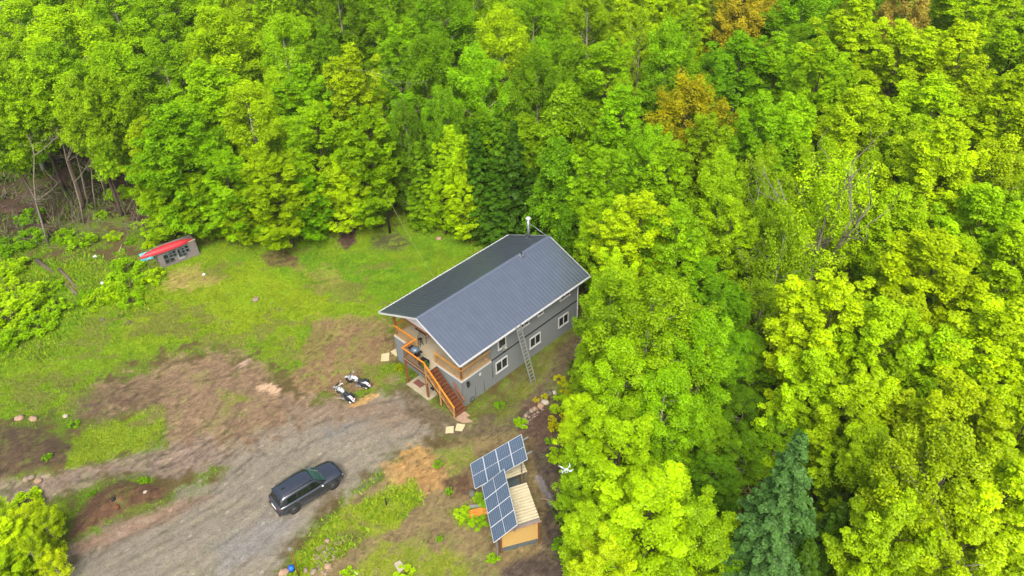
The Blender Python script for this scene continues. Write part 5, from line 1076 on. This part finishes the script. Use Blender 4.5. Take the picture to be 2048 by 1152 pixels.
SH = [(60, 610, 44, 'L', 'largest leafy bush in the weeds at the left side'), (25, 640, 40, 'L', 'bush at the left edge beside the largest leafy bush'), (80, 655, 30, 'G', 'bush just below the largest leafy bush'), (25, 590, 30, 'Y', 'yellowish bush at the left edge above the others'), (20, 690, 32, 'G', 'low bush at the left edge below the others'), (110, 625, 26, 'G', 'small bush right of the largest leafy bush'),
 (250, 545, 30, 'G', 'round bush below the left end of the canoe'), (262, 575, 30, 'G', 'bush in the row between the canoe and the lawn'), (225, 590, 30, 'L', 'light bush left of the bush row below the canoe'), (300, 560, 26, 'L', 'small bush below the timber hut'), (265, 605, 22, 'G', 'lowest bush of the row below the canoe'), (200, 605, 26, 'L', 'leftmost bush of the row below the canoe'), (175, 600, 20, 'K', 'tiny bush at the left tip of the bush row'),
 (165, 485, 26, 'G', 'bush between the dead trunks and the canoe'), (70, 480, 26, 'K', 'bush at the foot of the twiggy dead trunk'), (128, 478, 20, 'G', 'small bush right of the dead trunk foot'), (205, 432, 14, 'G', 'lone small bush in the brown forest gap'), (230, 475, 16, 'L', 'upright light bush left of the canoe'), (262, 485, 12, 'Y', 'yellow bush touching the canoe left end'), (320, 478, 22, 'L', 'bush behind the middle of the canoe'), (300, 492, 14, 'Y', 'yellow green sprig behind the canoe left half'), (65, 440, 24, 'K', 'dull bush under the left forest edge'), (235, 395, 24, 'G', 'bush in the dark gap above the canoe'), (20, 500, 26, 'K', 'bush at the left edge under the forest'), (30, 545, 30, 'L', 'broad bush at the left edge in the weeds'), (105, 580, 20, 'G', 'bush beside the thick rotting log'),
 (500, 445, 30, 'W', 'olive bush at the forest foot right of the canoe'), (440, 450, 24, 'K', 'mid green bush at the forest foot right of the timber hut'), (560, 440, 30, 'W', 'yellow olive bush above the brown patch in the lawn'), (615, 440, 24, 'L', 'light bush left of the stone slab'), (650, 440, 22, 'K', 'dark bush above the stone slab'), (740, 440, 22, 'G', 'bush left of the wire pole foot'), (760, 425, 18, 'L', 'light bush behind the wire pole'), (870, 425, 20, 'G', 'bush above the black log'), (905, 430, 22, 'K', 'bush left of the fir trees foot'), (1010, 447, 22, 'K', 'bush at the fir trees foot behind the roof'),
 (1150, 560, 1, 'G', None), (1155, 765, 14, 'P', 'orange yellow shrub above the grey boulder'), (1120, 760, 12, 'O', 'golden shrub left tip above the grey boulder'), (1135, 780, 14, 'O', 'golden shrub right of the grey boulder'), (1090, 795, 8, 'O', 'thin golden shrub beside the white rounded rock'), (1073, 802, 7, 'P', 'orange sprig at the stone row'), (1130, 815, 26, 'W', 'olive yellow shrub right of the stone row'), (1120, 850, 24, 'O', 'golden brown shrub below the stone row'), (1145, 870, 30, 'Y', 'yellow green shrub above the drone'), (1115, 915, 20, 'L', 'light shrub at the dark soil left of the drone'), (1100, 885, 12, 'L', 'small shrub on the dark soil right of the upper panels'),
 (965, 1000, 18, 'G', 'green weedy shrub left of the lower solar panels'), (925, 1032, 20, 'L', 'bright weedy shrub left of the orange boards'), (955, 1048, 18, 'G', 'weedy shrub below the orange boards'), (1125, 1040, 16, 'G', 'shrub at the soil edge right of the shed'), (1120, 1090, 16, 'K', 'shrub at the soil edge lower right of the shed'), (985, 1120, 14, 'G', 'weeds below the lower solar panels'),
 (897, 985, 9, 'K', 'small green tuft in the dry soil left of the panels'), (875, 930, 11, 'G', 'small green tuft below the sandy patch'), (1000, 812, 12, 'G', 'green weeds at the front corner of the house'), (1040, 848, 16, 'G', 'green weeds above the upper solar panels'), (95, 915, 10, 'G', 'small bright tuft on the left soil bank'), (150, 850, 12, 'G', 'tuft at the left end of the grass tongue'), (60, 1010, 26, 'Y', 'yellow shrub top at the lower left edge'), (110, 1050, 20, 'YY', 'bright yellow shrub at the lower left'), (118, 1100, 16, 'YY', 'yellow sprig right of the lower left tree'), (290, 966, 10, 'L', 'bright green clump on top of the soil mound'), (185, 990, 7, 'L', 'little clump at the left of the soil mound'),
 (880, 1080, 9, 'G', 'small green clump in dry soil below the orange boards'), (700, 1150, 16, 'L', 'grass clump at the bottom edge right of the dirt'), (810, 1150, 18, 'Y', 'yellow green clump at the bottom edge by the pale stone'), (850, 745, 1, 'G', None), (800, 738, 12, 'V', 'dry olive weeds at the left front house corner')]
for i, (px, py, r, c, lb) in enumerate(SH):
    if lb is None: continue
    if r <= 12 and c in 'GLY': c = 'K'; r *= .85
    p = gat(px, py); rad = r * np.linalg.norm(np.array(p) - CPOS) / FPX
    g = empty('shrub', lb, 'shrub', p, i * 1.3, 'shrubs and bushes around the clearing'); hz = .75 if r > 18 else .6; g.scale = (rad * .95, rad * .95, max(rad * hz, .35))
    o = bpy.data.objects.new('foliage', SHM[i % 4]); COL.objects.link(o); o.parent = g; cc = PL[c]; o.color = (*col(*cc, .7), 1)
    o = bpy.data.objects.new('stems', STM[i % 2]); COL.objects.link(o); o.parent = g
# ------------------------------------------------------------------ grass, weeds and undergrowth
GRM = bpy.data.materials.new('grass_blades'); GRM.use_nodes = True; n = GRM.node_tree.nodes; L = GRM.node_tree.links
a = n.new('ShaderNodeAttribute'); a.attribute_name = 'gcol'; L.new(a.outputs['Color'], n['Principled BSDF'].inputs['Base Color']); n['Principled BSDF'].inputs['Roughness'].default_value = .8; n['Principled BSDF'].inputs['Specular IOR Level'].default_value = .15
def blades(name, N, box, keep, h0, h1, wd, label, cat, seed, tone, lean=.5):
    rs = np.random.RandomState(seed); X = rs.uniform(box[0], box[1], N); Y = rs.uniform(box[2], box[3], N)
    C_, G_, R_, W__ = paint(X, Y); k = keep(X, Y, G_, R_, rs); X, Y, C_, G_ = X[k], Y[k], C_[k], G_[k]; n_ = len(X); Z = ground_z(X, Y)
    h = rs.uniform(h0, h1, n_); a = rs.rand(n_) * 6.28; w_ = wd * (.6 + .8 * rs.rand(n_)); dx, dy = np.cos(a), np.sin(a); lx, ly = rs.normal(size=n_) * lean * h, rs.normal(size=n_) * lean * h
    V = np.stack([np.stack([X - dx * w_, Y - dy * w_, Z - .01], -1), np.stack([X + dx * w_, Y + dy * w_, Z - .01], -1), np.stack([X + lx, Y + ly, Z + h], -1)], 1).reshape(-1, 3)
    cc = C_ * .35 + np.array(tone)[rs.randint(len(tone), size=n_)] * .65; cc = cc * rs.uniform(.7, 1.35, (n_, 1))
    me = npmesh(name, V, np.arange(3 * n_).reshape(n_, 3), GRM, {'gcol': np.repeat(cc, 3, 0)}); o = bpy.data.objects.new(name, me); COL.objects.link(o); return tag(o, label, cat, kind='stuff')
gt = [col(108, 154, 6), col(132, 168, 10), col(90, 140, 6), col(144, 160, 24)]
def kl(X, Y, G_, R_, rs): return (rs.rand(len(X)) < np.clip(G_ * 1.1 - .25, 0, 1)) & (R_ < .4)
blades('grass', 420000, (-52, 8, 27, 76), kl, .05, .16, .035, 'short bright green grass of the clearing', 'grass', 1, gt)
wn = lambda X, Y: fbm(X * .35 + 7, Y * .35 + 3, 3)
LEFTW = [(-100, 470), (60, 480), (180, 470), (280, 520), (330, 560), (300, 610), (200, 640), (120, 700), (0, 780), (-100, 820)]
STRIP = [(560, 1152), (610, 1085), (690, 1020), (760, 985), (850, 1000), (800, 1060), (700, 1120), (640, 1170)]
def kw(X, Y, G_, R_, rs):
    q = project(np.stack([X, Y, X * 0], -1)); d = np.maximum(sdf(LEFTW, q[:, 0], q[:, 1]), sdf(STRIP, q[:, 0], q[:, 1])); return (d + (wn(X, Y) - .5) * 160 > 0) & (G_ > .2) & (R_ < .4) & (rs.rand(len(X)) < smooth(wn(X * 2, Y * 2), .35, .6) + .15)
blades('weeds', 260000, (-56, 0, 27, 76), kw, .08, .3, .05, 'taller leafy weeds along the left side and beside the drive', 'weeds', 2, [col(112, 170, 20), col(140, 186, 24), col(90, 146, 20), col(160, 184, 30)], .7)
CLW = CLEAR
def ku(X, Y, G_, R_, rs):
    q = project(np.stack([X, Y, X * 0], -1)); d = sdf(CLW, q[:, 0], q[:, 1]); g_ = sdf([(-100, 370), (280, 350), (300, 440), (200, 455), (90, 475), (-100, 480)], q[:, 0], q[:, 1]); return ((g_ < 0) | (rs.rand(len(X)) < .18)) & (d < 12) & (q[:, 0] > -150) & (q[:, 0] < 2200) & (q[:, 1] > 150) & (q[:, 1] < 1300) & (rs.rand(len(X)) < smooth(fbm(X * .5, Y * .5, 3), .38, .58))
blades('undergrowth', 330000, (-60, 50, 24, 90), ku, .15, .75, .10, 'low green undergrowth on the shaded forest floor', 'undergrowth', 3, [col(74, 116, 20), col(96, 140, 24), col(60, 92, 22), col(110, 120, 50)], .9)
rs_ = random.Random(77); mb = MB()
for k in range(420):
    px, py = rs_.uniform(-20, 290), rs_.uniform(375, 500)
    if sdf([(-40, 380), (180, 372), (290, 400), (285, 470), (100, 500), (-40, 500)], np.array([px]), np.array([py]))[0] < 0: continue
    p = gat(px, py); ln = rs_.uniform(.6, 2.8); a_ = rs_.uniform(0, 6.28); el = rs_.choice([.1, .3, .9, 1.3]); q = p + Vector((math.cos(a_) * math.cos(el), math.sin(a_) * math.cos(el), math.sin(el))) * ln
    mb.tube([p, p.lerp(q, .5) + Vector((rs_.uniform(-.1, .1), rs_.uniform(-.1, .1), .08)), q], [.028, .02, .008], 4, False)
tag(mb.build('dead_brush', DBARK), 'tangled thin dead stems and twigs in the brown gap left of the canoe', 'dead brush', kind='stuff')
# ------------------------------------------------------------------ drone
p = at(1132, 939, 11.5)
dr = empty('quadcopter', 'small white quadcopter hovering in front of the trees right of the shed', 'drone', p, R(8)); dr.scale = (1.15, 1.15, 1.15)
d = MB(); d.box((-.10, -.055, -.035), (.10, .055, .035)); d.build('body', M_['bwhite'], dr, .02)
for sx in (-1, 1):
    for sy in (-1, 1):
        d = MB(); d.beam((sx * .06, sy * .03, 0), (sx * .21, sy * .16, .02), .035, .025); d.tube([(sx * .21, sy * .16, 0), (sx * .21, sy * .16, .06)], .025, 8); ar = d.build('arm', M_['bwhite'], dr)
        d = MB(); a_ = sx + sy * .5; d.beam((sx * .21 - .12 * math.cos(a_), sy * .16 - .12 * math.sin(a_), .065), (sx * .21 + .12 * math.cos(a_), sy * .16 + .12 * math.sin(a_), .065), .025, .006); d.build('propeller', M_['litter'], ar)
d = MB(); d.ball((.1, 0, -.06), (.03, .03, .03), 8, 6); d.build('camera_gimbal', M_['black'], dr)
for s in (-1, 1): d = MB(); d.tube([(-.05, s * .06, -.03), (-.06, s * .09, -.11), (.06, s * .09, -.11), (.05, s * .06, -.03)], .008, 5); d.build('landing_skid', M_['litter'], dr)
print('TREES', len(TREES), 'auto', added)

# ------------------------------------------------------------------ thin haze between the camera and the far trees
hm = bpy.data.materials.new('haze_air'); hm.use_nodes = True; n = hm.node_tree.nodes; n.remove(n['Principled BSDF'])
pv = n.new('ShaderNodeVolumePrincipled'); pv.inputs['Density'].default_value = .00015; pv.inputs['Color'].default_value = (.86, .93, .9, 1); pv.inputs['Anisotropy'].default_value = .2
hm.node_tree.links.new(pv.outputs[0], n['Material Output'].inputs['Volume'])
d = MB(); d.box((-200, -40, -3), (200, 360, 52)); tag(d.build('haze', hm), 'thin pale haze over the clearing and the forest', 'haze', kind='stuff')
